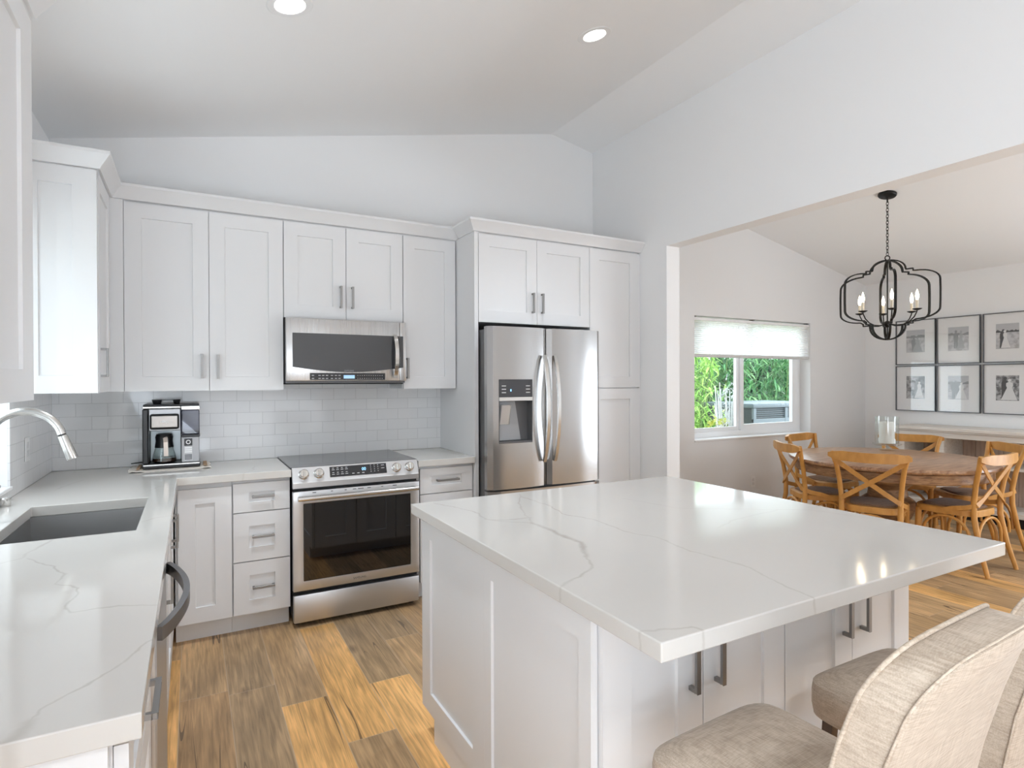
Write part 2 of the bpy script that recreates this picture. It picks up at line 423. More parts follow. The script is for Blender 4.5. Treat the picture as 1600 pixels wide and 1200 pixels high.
    bp = N(ns, 'ShaderNodeBump'); bp.inputs['Strength'].default_value = 0.25; bp.inputs['Distance'].default_value = 0.001
    lk.new(math_node(ns, lk, 'SUBTRACT', g1, math_node(ns, lk, 'MULTIPLY', math_node(ns, lk, 'MAXIMUM', joint, dark), 0.8)), bp.inputs['Height']); lk.new(bp.outputs['Normal'], b.inputs['Normal'])
    return m

def tile(name, horiz):
    """white glossy subway tile in running bond; horiz = world axis (0 X, 1 Y)"""
    m, nt, ns, lk, b = new_mat(name)
    g = N(ns, 'ShaderNodeNewGeometry'); sx = N(ns, 'ShaderNodeSeparateXYZ'); lk.new(g.outputs['Position'], sx.inputs[0])
    cv = N(ns, 'ShaderNodeCombineXYZ'); lk.new(math_node(ns, lk, 'ADD', sx.outputs[horiz], 10.03), cv.inputs[0]); lk.new(math_node(ns, lk, 'SUBTRACT', sx.outputs[2], 0.914 - 0.0765 * 4 + 0.001), cv.inputs[1])
    bt = N(ns, 'ShaderNodeTexBrick'); lk.new(cv.outputs[0], bt.inputs['Vector'])
    bt.inputs['Scale'].default_value = 1; bt.inputs['Brick Width'].default_value = 0.1535; bt.inputs['Row Height'].default_value = 0.0765
    bt.inputs['Mortar Size'].default_value = 0.0013; bt.inputs['Mortar Smooth'].default_value = 0.3; bt.offset = 0.5
    bt.inputs['Color1'].default_value = (0.80, 0.80, 0.80, 1); bt.inputs['Color2'].default_value = (0.77, 0.77, 0.775, 1); bt.inputs['Mortar'].default_value = (0.58, 0.58, 0.58, 1)
    lk.new(bt.outputs['Color'], b.inputs['Base Color'])
    b.inputs['Roughness'].default_value = 0.07
    inv = math_node(ns, lk, 'SUBTRACT', 1.0, bt.outputs['Fac'])
    nz = N(ns, 'ShaderNodeTexNoise'); nz.inputs['Scale'].default_value = 9; lk.new(g.outputs['Position'], nz.inputs['Vector'])
    bp = N(ns, 'ShaderNodeBump'); bp.inputs['Strength'].default_value = 0.5; bp.inputs['Distance'].default_value = 0.0015
    lk.new(math_node(ns, lk, 'ADD', inv, math_node(ns, lk, 'MULTIPLY', nz.outputs['Fac'], 0.5)), bp.inputs['Height']); lk.new(bp.outputs['Normal'], b.inputs['Normal'])
    return m

def wood(name, c0, c1, rough=0.42, scale=(60, 60, 3.5), obj=True):
    m, nt, ns, lk, b = new_mat(name)
    tc = N(ns, 'ShaderNodeTexCoord'); mp = N(ns, 'ShaderNodeMapping'); mp.inputs['Scale'].default_value = scale
    lk.new(tc.outputs['Object'], mp.inputs['Vector'])
    nz = N(ns, 'ShaderNodeTexNoise'); nz.inputs['Scale'].default_value = 1; nz.inputs['Detail'].default_value = 6; nz.inputs['Distortion'].default_value = 0.6
    lk.new(mp.outputs['Vector'], nz.inputs['Vector'])
    rp = N(ns, 'ShaderNodeValToRGB'); rp.color_ramp.elements[0].position = 0.32; rp.color_ramp.elements[1].position = 0.68
    rp.color_ramp.elements[0].color = (*c0, 1); rp.color_ramp.elements[1].color = (*c1, 1)
    lk.new(nz.outputs['Fac'], rp.inputs[0]); lk.new(rp.outputs[0], b.inputs['Base Color'])
    b.inputs['Roughness'].default_value = rough
    bp = N(ns, 'ShaderNodeBump'); bp.inputs['Strength'].default_value = 0.15; bp.inputs['Distance'].default_value = 0.001
    lk.new(nz.outputs['Fac'], bp.inputs['Height']); lk.new(bp.outputs['Normal'], b.inputs['Normal'])
    return m

def linen(name, c0, c1, scale=430):
    m, nt, ns, lk, b = new_mat(name)
    tc = N(ns, 'ShaderNodeTexCoord')
    outs = []
    for s in ((scale, 26, 26), (26, scale, scale), (26, 26, scale)):
        mp = N(ns, 'ShaderNodeMapping'); mp.inputs['Scale'].default_value = s; lk.new(tc.outputs['Object'], mp.inputs['Vector'])
        nz = N(ns, 'ShaderNodeTexNoise'); nz.inputs['Scale'].default_value = 1; nz.inputs['Detail'].default_value = 3; lk.new(mp.outputs['Vector'], nz.inputs['Vector']); outs.append(nz.outputs['Fac'])
    a = math_node(ns, lk, 'ADD', math_node(ns, lk, 'ADD', outs[0], outs[1]), outs[2]); a = math_node(ns, lk, 'DIVIDE', a, 3.0)
    rp = N(ns, 'ShaderNodeValToRGB'); rp.color_ramp.elements[0].position = 0.40; rp.color_ramp.elements[1].position = 0.60
    rp.color_ramp.elements[0].color = (*c0, 1); rp.color_ramp.elements[1].color = (*c1, 1); lk.new(a, rp.inputs[0]); lk.new(rp.outputs[0], b.inputs['Base Color'])
    b.inputs['Roughness'].default_value = 0.95; b.inputs['Specular IOR Level'].default_value = 0.1; b.inputs['Sheen Weight'].default_value = 0.15
    bp = N(ns, 'ShaderNodeBump'); bp.inputs['Strength'].default_value = 0.4; bp.inputs['Distance'].default_value = 0.001
    lk.new(a, bp.inputs['Height']); lk.new(bp.outputs['Normal'], b.inputs['Normal'])
    return m

def leafy(name, c0, c1, trans=0.35):
    m, nt, ns, lk, b = new_mat(name)
    g = N(ns, 'ShaderNodeNewGeometry')
    mx = N(ns, 'ShaderNodeMix', data_type='RGBA'); lk.new(g.outputs['Random Per Island'], mx.inputs[0]); mx.inputs[6].default_value = (*c0, 1); mx.inputs[7].default_value = (*c1, 1)
    lk.new(mx.outputs[2], b.inputs['Base Color']); b.inputs['Roughness'].default_value = 0.5
    tl = N(ns, 'ShaderNodeBsdfTranslucent'); lk.new(mx.outputs[2], tl.inputs[0]); ms = N(ns, 'ShaderNodeMixShader'); ms.inputs[0].default_value = trans
    out = ns['Material Output']; lk.new(b.outputs[0], ms.inputs[1]); lk.new(tl.outputs[0], ms.inputs[2]); lk.new(ms.outputs[0], out.inputs[0])
    return m

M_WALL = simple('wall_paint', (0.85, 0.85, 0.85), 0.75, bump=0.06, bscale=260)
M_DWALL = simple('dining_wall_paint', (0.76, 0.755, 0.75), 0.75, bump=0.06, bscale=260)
M_CEIL = simple('ceiling_paint', (0.87, 0.87, 0.87), 0.85, bump=0.05, bscale=200)
M_CAB = simple('cabinet_white', (0.755, 0.755, 0.76), 0.38)
M_KICK = simple('toe_kick_white', (0.76, 0.76, 0.76), 0.5)
M_TRIM = simple('trim_white', (0.84, 0.84, 0.84), 0.4)
M_FLOOR = plank_floor('wood_look_planks')
M_TILEX = tile('subway_tile_back', 0)
M_TILEY = tile('subway_tile_left', 1)
M_STEEL = steel('brushed_steel', axis='Z')
M_FRIDGE = steel('refrigerator_steel', (0.46, 0.455, 0.45), 0.2, axis='Z', scale=900, streak=0.04)
M_STEELH = steel('brushed_steel_horizontal', (0.60, 0.605, 0.615), 0.36, axis='X', scale=1500, streak=0.04)
M_SINK = steel('sink_steel', (0.42, 0.42, 0.42), 0.36, axis='X', scale=250)
M_NICKEL = simple('brushed_nickel', (0.31, 0.305, 0.30), 0.42, 1.0, bump=0.05, bscale=500)
M_CHROME = simple('satin_chrome', (0.66, 0.65, 0.63), 0.2, 1.0)
M_DSTEEL = simple('dark_steel_side', (0.16, 0.16, 0.165), 0.45, 0.6)
M_BLACK = simple('black_plastic', (0.012, 0.012, 0.013), 0.3)
M_MBLACK = simple('matt_black', (0.01, 0.01, 0.01), 0.6)
M_BGLASS = simple('black_glass', (0.003, 0.003, 0.004), 0.015, spec=0.9)
M_MWGLASS = simple('microwave_glass', (0.045, 0.045, 0.048), 0.05, spec=0.75)
M_COOKTOP = simple('cooktop_glass', (0.05, 0.052, 0.056), 0.06, spec=0.9)
M_PANEL = simple('control_panel_black', (0.02, 0.02, 0.022), 0.25)
M_LEGEND = simple('printed_legend', (0.55, 0.55, 0.55), 0.5)
M_LOGO = simple('dark_logo', (0.10, 0.10, 0.11), 0.4)
M_LOGOG = simple('grey_logo', (0.32, 0.32, 0.33), 0.3)
M_BLUE = emis('blue_display', (0.30, 0.62, 1.0), 1.2)
M_LCD = emis('lcd_display', (0.35, 0.55, 0.75), 0.5)
M_GLASS = glass('clear_glass', (0.97, 0.985, 0.98))
M_PANE = glass('window_glass', (0.95, 0.98, 0.98))
M_SMOKE = glass('smoky_tank', (0.55, 0.55, 0.60))
M_COFFEE = simple('coffee', (0.03, 0.012, 0.006), 0.1)
M_PLATE = simple('white_plastic', (0.83, 0.83, 0.83), 0.3)
M_TOWEL = simple('towel_cream', (0.82, 0.77, 0.70), 0.9, bump=0.3, bscale=300, vary=0.08)
M_TOWELB = simple('towel_tan_stripe', (0.50, 0.33, 0.20), 0.9, bump=0.3, bscale=300)
M_CHAIR = wood('honey_wood', (0.52, 0.245, 0.055), (0.64, 0.32, 0.08), scale=(22, 22, 9))
M_TABLE = wood('weathered_table', (0.24, 0.12, 0.06), (0.52, 0.32, 0.19), 0.28, (5, 42, 42))
M_APRON = wood('table_apron_wood', (0.20, 0.10, 0.045), (0.44, 0.25, 0.12), 0.5, (14, 14, 60))
M_WEAVE = linen('woven_seat', (0.17, 0.09, 0.05), (0.30, 0.175, 0.10), 300)
M_LINEN = linen('beige_linen', (0.39, 0.312, 0.24), (0.56, 0.47, 0.378))
M_LINEND = linen('linen_piping', (0.40, 0.32, 0.245), (0.57, 0.48, 0.385), 300)
M_LEGDARK = wood('stool_leg_wood', (0.06, 0.035, 0.02), (0.12, 0.07, 0.04))
M_IRON = simple('black_iron', (0.018, 0.017, 0.016), 0.45, 0.6)
M_IVORY = simple('candle_sleeve', (0.80, 0.72, 0.58), 0.5)
M_BULB = emis('warm_bulb', (1.0, 0.82, 0.56), 22)
M_LENS = emis('downlight_lens', (1.0, 0.97, 0.92), 9)
M_CANDLE = simple('wax', (0.85, 0.83, 0.79), 0.5)
M_WICK = simple('wick', (0.05, 0.04, 0.03), 0.9)
M_WASH = wood('whitewashed_wood', (0.66, 0.60, 0.54), (0.79, 0.75, 0.70), 0.6, (30, 3, 60))
M_WASHB = wood('whitewashed_back', (0.42, 0.30, 0.235), (0.60, 0.46, 0.37), 0.6, (30, 40, 4))
M_FRAME = simple('picture_frame_pewter', (0.13, 0.13, 0.14), 0.35, 0.6)
M_GLAZE = glass('picture_glazing', (1, 1, 1))
M_MAT = simple('picture_mat', (0.88, 0.88, 0.88), 0.8)
M_VINYL = simple('vinyl_white', (0.84, 0.85, 0.86), 0.35)
M_ACBODY = simple('condenser_paint', (0.11, 0.14, 0.16), 0.5)
M_ACDARK = simple('condenser_dark', (0.03, 0.04, 0.045), 0.6)

def shade_mat():
    m, nt, ns, lk, b = new_mat('cellular_shade')
    b.inputs['Base Color'].default_value = (0.86, 0.86, 0.85, 1); b.inputs['Roughness'].default_value = 0.9
    tl = N(ns, 'ShaderNodeBsdfTranslucent'); tl.inputs[0].default_value = (0.95, 0.94, 0.94, 1); ms = N(ns, 'ShaderNodeMixShader'); ms.inputs[0].default_value = 0.9
    out = ns['Material Output']; lk.new(b.outputs[0], ms.inputs[1]); lk.new(tl.outputs[0], ms.inputs[2]); lk.new(ms.outputs[0], out.inputs[0])
    return m
M_SHADE = shade_mat()

ISLAND_VEINS = [
    ([(0.88, 2.272), (0.931, 2.135), (0.962, 2.018), (0.935, 1.919), (0.995, 1.842), (1.063, 1.783)], 0.007, 0.55),
    ([(1.063, 1.783), (1.065, 1.626), (1.064, 1.491), (0.99, 1.358)], 0.016, 0.75),
    ([(0.99, 1.358), (0.946, 1.281), (0.885, 1.236), (0.802, 1.199), (0.78, 1.19)], 0.008, 0.55),
    ([(0.935, 1.919), (1.0, 1.87), (1.093, 1.851)], 0.010, 0.5),
    ([(1.281, 2.254), (1.186, 2.098), (1.107, 1.912), (1.072, 1.798)], 0.006, 0.42),
    ([(1.26, 2.21), (1.271, 1.979), (1.235, 1.842), (1.281, 1.711), (1.272, 1.529), (1.312, 1.423), (1.292, 1.24), (1.321, 1.1), (1.316, 1.046), (1.279, 0.949), (1.262, 0.841)], 0.0065, 0.55),
    ([(1.625, 1.952), (1.687, 1.7), (2.115, 1.416), (2.208, 1.118)], 0.006, 0.3),
    ([(1.581, 1.412), (1.729, 1.456), (1.931, 1.483), (1.999, 1.482)], 0.008, 0.22),
    ([(0.79, 0.90), (0.818, 0.888), (0.858, 0.876), (0.893, 0.863), (0.90, 0.84)], 0.006, 0.5)]
LEFT_VEINS = [
    ([(-0.474, 2.12), (-0.43, 2.15), (-0.43, 2.199), (-0.416, 2.268), (-0.394, 2.349), (-0.372, 2.392)], 0.008, 0.5),
    ([(-0.418, 2.139), (-0.377, 2.074), (-0.333, 2.0), (-0.294, 1.91), (-0.298, 1.829), (-0.267, 1.792), (-0.244, 1.766), (-0.238, 1.719), (-0.252, 1.669), (-0.251, 1.625), (-0.237, 1.586), (-0.16, 1.58), (-0.07, 1.55)], 0.0055, 0.5),
    ([(-0.069, 1.346), (-0.114, 1.256), (-0.147, 1.219), (-0.169, 1.184), (-0.208, 1.137), (-0.217, 1.103)], 0.005, 0.6),
    ([(-0.217, 1.103), (-0.219, 1.086), (-0.235, 1.055)], 0.02, 0.55),
    ([(-0.164, 2.486), (-0.127, 2.535), (-0.066, 2.56)], 0.006, 0.55),
    ([(-0.086, 3.345), (-0.138, 3.299), (-0.205, 3.107)], 0.006, 0.22),
    ([(-0.566, 3.449), (-0.534, 3.603), (-0.503, 3.72)], 0.012, 0.25),
    ([(0.24, 3.53), (0.30, 3.62), (0.33, 3.8)], 0.008, 0.3)]
M_QI = quartz('island_quartz', ISLAND_VEINS)
M_QL = quartz('counter_quartz', LEFT_VEINS)

# ------------------------------------------------------------------ the room
XL, YW, XF, YR = -0.708, 4.17, 7.26, -2.2
RX, RZ, SL, SR = 2.69, 3.52, 0.2095, 0.2052
def ceil_z(x): return RZ - (SL * (RX - x) if x < RX else SR * (x - RX))

struct(MB().box(-0.86, XF + 0.15, YR - 0.15, YW + 0.19, -0.1, 0.0).build('floor', M_FLOOR))
b = MB()
for y0, y1 in ((YR - 0.15, YW + 0.19),):
    b.prism([(XL - 0.15, y0, ceil_z(XL - 0.15)), (RX, y0, RZ), (XF + 0.15, y0, ceil_z(XF + 0.15)), (XF + 0.15, y0, ceil_z(XF + 0.15) + 0.15), (RX, y0, RZ + 0.15), (XL - 0.15, y0, ceil_z(XL - 0.15) + 0.15)], (0, y1 - y0, 0))
struct(b.build('ceiling', M_CEIL, smooth=0))

# back wall with the dining window opening; kitchen half and dining half
WX0, WX1, WZ0, WZ1 = 4.36, 6.185, 0.828, 2.066
b = MB()
b.prism([(XL - 0.15, YW, 0), (3.12, YW, 0), (3.12, YW, ceil_z(3.12)), (RX, YW, RZ), (XL - 0.15, YW, ceil_z(XL - 0.15))], (0, 0.19, 0))
struct(b.build('wall_back', M_WALL, smooth=0))
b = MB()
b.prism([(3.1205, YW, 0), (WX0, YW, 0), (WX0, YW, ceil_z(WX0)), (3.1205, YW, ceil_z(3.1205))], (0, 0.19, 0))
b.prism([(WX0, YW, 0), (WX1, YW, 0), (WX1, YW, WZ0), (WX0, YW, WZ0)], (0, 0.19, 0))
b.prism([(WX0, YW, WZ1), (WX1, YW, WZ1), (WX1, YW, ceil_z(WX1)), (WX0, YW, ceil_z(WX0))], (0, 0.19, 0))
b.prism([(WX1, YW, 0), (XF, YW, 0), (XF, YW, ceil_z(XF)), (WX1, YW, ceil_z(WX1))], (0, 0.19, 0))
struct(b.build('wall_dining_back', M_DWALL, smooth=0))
# left wall with the sink window
LW0, LW1, LZ0, LZ1 = 2.10, 3.29, 0.953, 2.16
zl = ceil_z(XL) + 0.02
b = MB().cells([YR, LW0, LW1, YW], [0, LZ0, LZ1, zl], {(1, 1)}, XL - 0.15, XL, axes=(1, 2, 0))
struct(b.build('wall_left', M_WALL, smooth=0))
# right wall of the dining room
struct(MB().box(XF, XF + 0.15, YR, YW, 0, ceil_z(XF) + 0.02).build('wall_right', M_WALL, smooth=0))
# rear wall behind the camera
b = MB()
def gable(x0, x1, z0):
    pts = [(x0, YR, z0), (x1, YR, z0), (x1, YR, ceil_z(x1))]
    if x0 < RX < x1: pts.append((RX, YR, RZ))
    pts.append((x0, YR, ceil_z(x0)))
    b.prism(pts, (0, -0.15, 0))
gable(XL, XF, 0)
struct(b.build('wall_front', M_WALL, smooth=0))
# dividing wall: pier and header over the wide opening
DX0, DX1, DY, DZ = 3.12, 3.25, 3.258, 2.43
b = MB()
zc0, zc1 = ceil_z(DX0) + 0.01, ceil_z(DX1) + 0.01
b.prism([(DX0, YW, 0), (DX0, DY, 0), (DX0, DY, DZ), (DX0, YR, DZ), (DX0, YR, zc0), (DX0, YW, zc0)], (DX1 - DX0, 0, 0))
struct(b.build('wall_divider', M_WALL, smooth=0))
struct(MB().box(3.25, XF, YW - 0.014, YW, 0, 0.135, 0.003).build('baseboard_back', M_TRIM))
struct(MB().box(XF - 0.014, XF, YR, YW - 0.014, 0, 0.135, 0.003).build('baseboard_right', M_TRIM))
struct(MB().box(DX1, DX1 + 0.014, DY, YW - 0.014, 0, 0.135, 0.003).build('baseboard_divider', M_TRIM))

# backsplash tile
b = MB().box(XL + 0.0085, 1.666, YW - 0.008, YW, 0.915, 1.41)
struct(b.build('trim_1', M_TILEX, smooth=0))
b = MB().box(XL, XL + 0.008, LW1 + 0.002, YW, 0.915, 1.369); b.box(XL, XL + 0.008, 1.06, LW1 + 0.002, 0.915, LZ0 - 0.002)
struct(b.build('trim_2', M_TILEY, smooth=0))

# dining window: frame, panes, sill
def window_thing(name):
    o = bpy.data.objects.new(name, None); COL.objects.link(o); o['kind'] = 'structure'; return o
w = window_thing('window_1')
b = MB()
y0, y1 = 4.30, 4.355
b.box(WX0, 4.43, y0, y1, WZ0, WZ1); b.box(6.115, WX1, y0, y1, WZ0, WZ1); b.box(4.43, 6.115, y0, y1, WZ0, 0.885); b.box(4.43, 6.115, y0, y1, 2.048, WZ1)
b.build('window_frame', M_VINYL, w)
b = MB(); b.box(4.43, 4.45, y0 + .02, y1, 0.885, 2.048); b.box(5.136, 5.178, y0 + .02, y1, 0.885, 2.048); b.box(4.45, 5.136, y0 + .02, y1, 0.885, 0.925); b.box(4.45, 5.136, y0 + .02, y1, 2.026, 2.048)
b.build('sash', M_VINYL, w)
b = MB(); b.box(5.179, 5.222, y0 - .006, y1 - .02, 0.885, 2.048); b.box(6.04, 6.115, y0 - .006, y1 - .02, 0.885, 2.048); b.box(5.222, 6.04, y0 - .006, y1 - .02, 0.885, 0.945); b.box(5.222, 6.04, y0 - .006, y1 - .02, 2.026, 2.048)
b.build('sash', M_VINYL, w)
MB().box(4.451, 5.135, 4.338, 4.342, 0.926, 2.025).build('pane', M_PANE, w)
MB().box(5.223, 6.039, 4.313, 4.317, 0.946, 2.025).build('pane', M_PANE, w)
b = MB().box(WX0 - 0.004, WX1 + 0.004, 4.155, 4.299, WZ0 - 0.016, WZ0 + 0.001, 0.003); b.build('sill', M_TRIM, w)
# sink window
w = window_thing('window_2')
b = MB(); xa, xb = XL - 0.125, XL - 0.08
b.box(xa, xb, LW0, LW0 + .05, LZ0, LZ1); b.box(xa, xb, LW1 - .05, LW1, LZ0, LZ1); b.box(xa, xb, LW0 + .05, LW1 - .05, LZ0, LZ0 + .05); b.box(xa, xb, LW0 + .05, LW1 - .05, LZ1 - .05, LZ1); b.box(xa, xb, 2.67, 2.72, LZ0 + .05, LZ1 - .05)
b.build('window_frame', M_VINYL, w)
for ya, yb in ((LW0 + .051, 2.669), (2.721, LW1 - .051)): MB().box(xa + .02, xa + .024, ya, yb, LZ0 + .051, LZ1 - .051).build('pane', M_PANE, w)
MB().box(XL - 0.079, XL + 0.018, LW0 + .001, LW1 - .001, LZ0 - .001, LZ0 + .014, .003).build('sill', M_TRIM, w)

# pleated shade over the dining window
SHX0, SHX1 = WX0 + 0.004, WX1 - 0.004
t = thing('window_shade', 'white pleated cellular shade drawn half down over the dining window', 'window shade', (5.27, 4.2, 2.0))
MB().box(SHX0, SHX1, 4.183, 4.235, 2.022, 2.052, 0.004).build('head_rail', M_TRIM, t)
for cx in (SHX0 + 0.02, (SHX0 + SHX1) / 2 - 0.03, SHX1 - 0.02): MB().box(cx - 0.012, cx + 0.012, 4.176, 4.23, 2.0525, 2.065, 0.002).build('mounting_bracket', M_NICKEL, t)
b = MB(); prof = []; nz_ = 34; zt, zb = 2.021, 1.690
pts = []
for k in range(nz_ + 1):
    z = zt + (zb - zt) * k / nz_; pts.append((4.193 if k % 2 else 4.201, z))
for (ya, za), (yb, zb_) in zip(pts, pts[1:]):
    b.poly([(SHX0 + .004, ya, za), (SHX1 - .004, ya, za), (SHX1 - .004, yb, zb_), (SHX0 + .004, yb, zb_)])
b.build('pleated_fabric', M_SHADE, t, smooth=0)
MB().box(SHX0, SHX1, 4.184, 4.222, 1.655, 1.688, 0.006).build('bottom_rail', simple('shade_rail_grey', (0.62, 0.61, 0.60), 0.5), t)

# ------------------------------------------------------------------ kitchen cabinets
NY, PX, NX = (0, -1, 0), (1, 0, 0), (-1, 0, 0)
def add_door(t, o, u, n, w, h, handle=None, name='door', st=0.082, rl=0.082):
    """handle = (du, dz, 'v'|'h', length) measured on the door"""
    d = MB().door(o, u, n, w, h, st=st, rl=rl).build(name, M_CAB, t, smooth=0)
    if handle:
        du, dz, orient, L = handle
        c = Vector(o) + Vector(u) * du + Vector((0, 0, dz))
        MB().pull(c, (0, 0, 1) if orient == 'v' else u, n, L).build('handle', M_NICKEL, d)
    return d

def cab_box(t, x0, x1, y0, y1, z0, z1, name='body'):
    return MB().box(x0, x1, y0, y1, z0, z1).build(name, M_CAB, t, smooth=0)

# --- base run along the back wall (fronts at Y 3.57)
FB = 3.57
t = thing('base_cabinet', 'white base cabinet with one tall shaker door in the inside corner', 'cabinet', (0.06, 3.9, 0))
cab_box(t, -0.083, 0.1925, FB + .021, 4.16, 0.11, 0.872)
MB().box(-0.083, 0.1925, FB + .085, FB + .10, 0, 0.109).build('toe_kick', M_KICK, t, smooth=0)
add_door(t, (-0.07, FB, 0.117), PX, NY, 0.259, 0.725)
t = thing('drawer_base_cabinet', 'white three-drawer base cabinet directly beside the range, coffee maker side', 'cabinet', (0.345, 3.9, 0))
cab_box(t, 0.1935, 0.497, FB + .021, 4.16, 0.11, 0.872)
MB().box(0.1935, 0.497, FB + .085, FB + .10, 0, 0.109).build('toe_kick', M_KICK, t, smooth=0)
for z0, z1, hz in ((0.691, 0.852, .085), (0.414, 0.685, .137), (0.118, 0.408, .147)):
    add_door(t, (0.1975, FB, z0), PX, NY, 0.295, z1 - z0, (0.153, hz, 'h', 0.115), 'drawer', st=0.08, rl=0.052 if z1 > .8 else 0.075)
t = thing('drawer_base_cabinet', 'white base cabinet with drawers between the range and the refrigerator panel', 'cabinet', (1.47, 3.9, 0))
cab_box(t, 1.27, 1.6655, FB + .021, 4.16, 0.11, 0.872)
MB().box(1.27, 1.6655, FB + .085, FB + .10, 0, 0.109).build('toe_kick', M_KICK, t, smooth=0)
for z0, z1, hz in ((0.691, 0.852, .083), (0.118, 0.685, .50)):
    add_door(t, (1.287, FB, z0), PX, NY, 0.371, z1 - z0, (0.188, hz, 'h', 0.155), 'drawer', st=0.08, rl=0.05 if z1 > .8 else .08)

# --- left run (fronts at X -0.09)
FL = -0.09
t = thing('drawer_base_cabinet', 'white base cabinet at the open end of the sink counter', 'cabinet', (-0.4, 1.35, 0))
cab_box(t, XL + 0.002, FL - .021, 1.09, 1.638, 0.11, 0.872)
MB().box(XL + 0.002, FL - .09, 1.09, 1.638, 0, 0.109).build('toe_kick', M_KICK, t, smooth=0)
MB().door((-0.70, 1.068, 0.002), PX, NY, 0.585, 0.869, t=.018).build('end_panel', M_CAB, t, smooth=0)
add_door(t, (FL, 1.092, 0.700), (0, 1, 0), PX, 0.543, 0.152, (0.247, .10, 'h', 0.15), 'drawer', st=.08, rl=.05)
add_door(t, (FL, 1.092, 0.117), (0, 1, 0), PX, 0.543, 0.577)
t = thing('sink_base_cabinet', 'white two-door base cabinet below the sink', 'cabinet', (-0.4, 2.72, 0))
b = MB().cells([XL + .002, FL - .021], [2.262, 3.18], set(), 0.11, 0.60); b.box(FL - .04, FL - .021, 2.262, 3.18, 0.60, 0.872); b.box(XL + .002, FL - .04, 2.262, 2.28, .60, .872); b.box(XL + .002, FL - .04, 3.162, 3.18, .60, .872)
b.build('body', M_CAB, t, smooth=0)
MB().box(XL + 0.002, FL - .09, 2.262, 3.18, 0, 0.109).build('toe_kick', M_KICK, t, smooth=0)
add_door(t, (FL, 2.264, 0.117), (0, 1, 0), PX, 0.452, 0.725, (0.08, .60, 'v', .135))
add_door(t, (FL, 2.72, 0.117), (0, 1, 0), PX, 0.458, 0.725, (0.415, .595, 'v', .135))
t = thing('corner_base_cabinet', 'white blind corner base cabinet beyond the sink cabinet', 'cabinet', (-0.4, 3.6, 0))
cab_box(t, XL + 0.002, FL - .021, 3.182, 4.16, 0.11, 0.872)
MB().box(XL + 0.002, FL - .09, 3.182, 4.16, 0, 0.109).build('toe_kick', M_KICK, t, smooth=0)
add_door(t, (FL, 3.184, 0.117), (0, 1, 0), PX, 0.36, 0.725, (0.09, .592, 'v', .135))

# dishwasher
t = thing('dishwasher', 'stainless dishwasher with a bowed handle under the sink counter', 'dishwasher', (-0.4, 1.95, 0))
MB().box(XL + 0.004, FL - .012, 1.642, 2.258, 0.10, 0.870).build('body', M_DSTEEL, t, smooth=0)
MB().box(FL - .0115, FL + .012, 1.645, 2.255, 0.115, 0.865, .004).build('door', M_STEELH, t)
MB().box(FL - .10, FL - .085, 1.645, 2.255, 0.0, 0.098).build('toe_kick', M_BLACK, t, smooth=0)
b = MB(); P = []
for k in range(25):
    s = k / 24; y = 1.665 + (2.25 - 1.665) * s; x = FL + 0.016 + 0.058 * math.sin(math.pi * s) ** 0.8
    P.append((x, y, 0.803))
b.sweep(P, (0.016, 0.034), (0, 0, 1)); b.build('handle', simple('dishwasher_handle', (0.28, 0.28, 0.29), 0.3, 1.0), t)

# countertops
b = MB().cells([XL + .002, -0.575, -0.171, -0.07, 0.4985], [1.055, 2.365, 3.015, 3.535, 4.162], {(1, 1), (3, 0), (3, 1), (3, 2)}, 0.8725, 0.914, bev=0.0025)
t = b.build('countertop', M_QL, smooth=0); tag(t, 'white veined quartz L-shaped countertop holding the sink and coffee maker', 'countertop')
b = MB().box(1.264, 1.666, 3.535, 4.162, 0.8725, 0.914, .0025, 2)
t = b.build('countertop', M_QL, smooth=0); tag(t, 'short white quartz countertop between range and refrigerator panel', 'countertop')

# sink
t = thing('kitchen_sink', 'undermount rectangular stainless steel sink set in the quartz counter', 'sink', (-0.37, 2.69, 0.66))
b = MB(); x0, x1, y0, y1, zb, zt = -0.580, -0.166, 2.360, 3.020, 0.665, 0.8715
q = 0.012
ins = [(x0 + q, y0 + q), (x1 - q, y0 + q), (x1 - q, y1 - q), (x0 + q, y1 - q)]
out = [(x0 - .012, y0 - .012), (x1 + .012, y0 - .012), (x1 + .012, y1 + .012), (x0 - .012, y1 + .012)]
top = [(x0, y0), (x1, y0), (x1, y1), (x0, y1)]
for k in range(4):
    j = (k + 1) % 4
    b.poly([(*top[k], zt), (*top[j], zt), (*ins[j], zb), (*ins[k], zb)])
    b.poly([(*out[k], zt), (*out[j], zt), (*top[j], zt), (*top[k], zt)])
    b.poly([(*out[j], zt), (*out[k], zt), (*ins[k], zb - .006), (*ins[j], zb - .006)])
b.poly([(*p, zb) for p in ins]); b.poly([(*p, zb - .006) for p in ins[::-1]])
b.build('basin', M_SINK, t, smooth=0)
MB().lathe([(0, .003), (.03, .003), (.045, .006), (.045, 0.0), (0, 0)], (-0.42, 2.69, zb)).build('drain', M_CHROME, t)

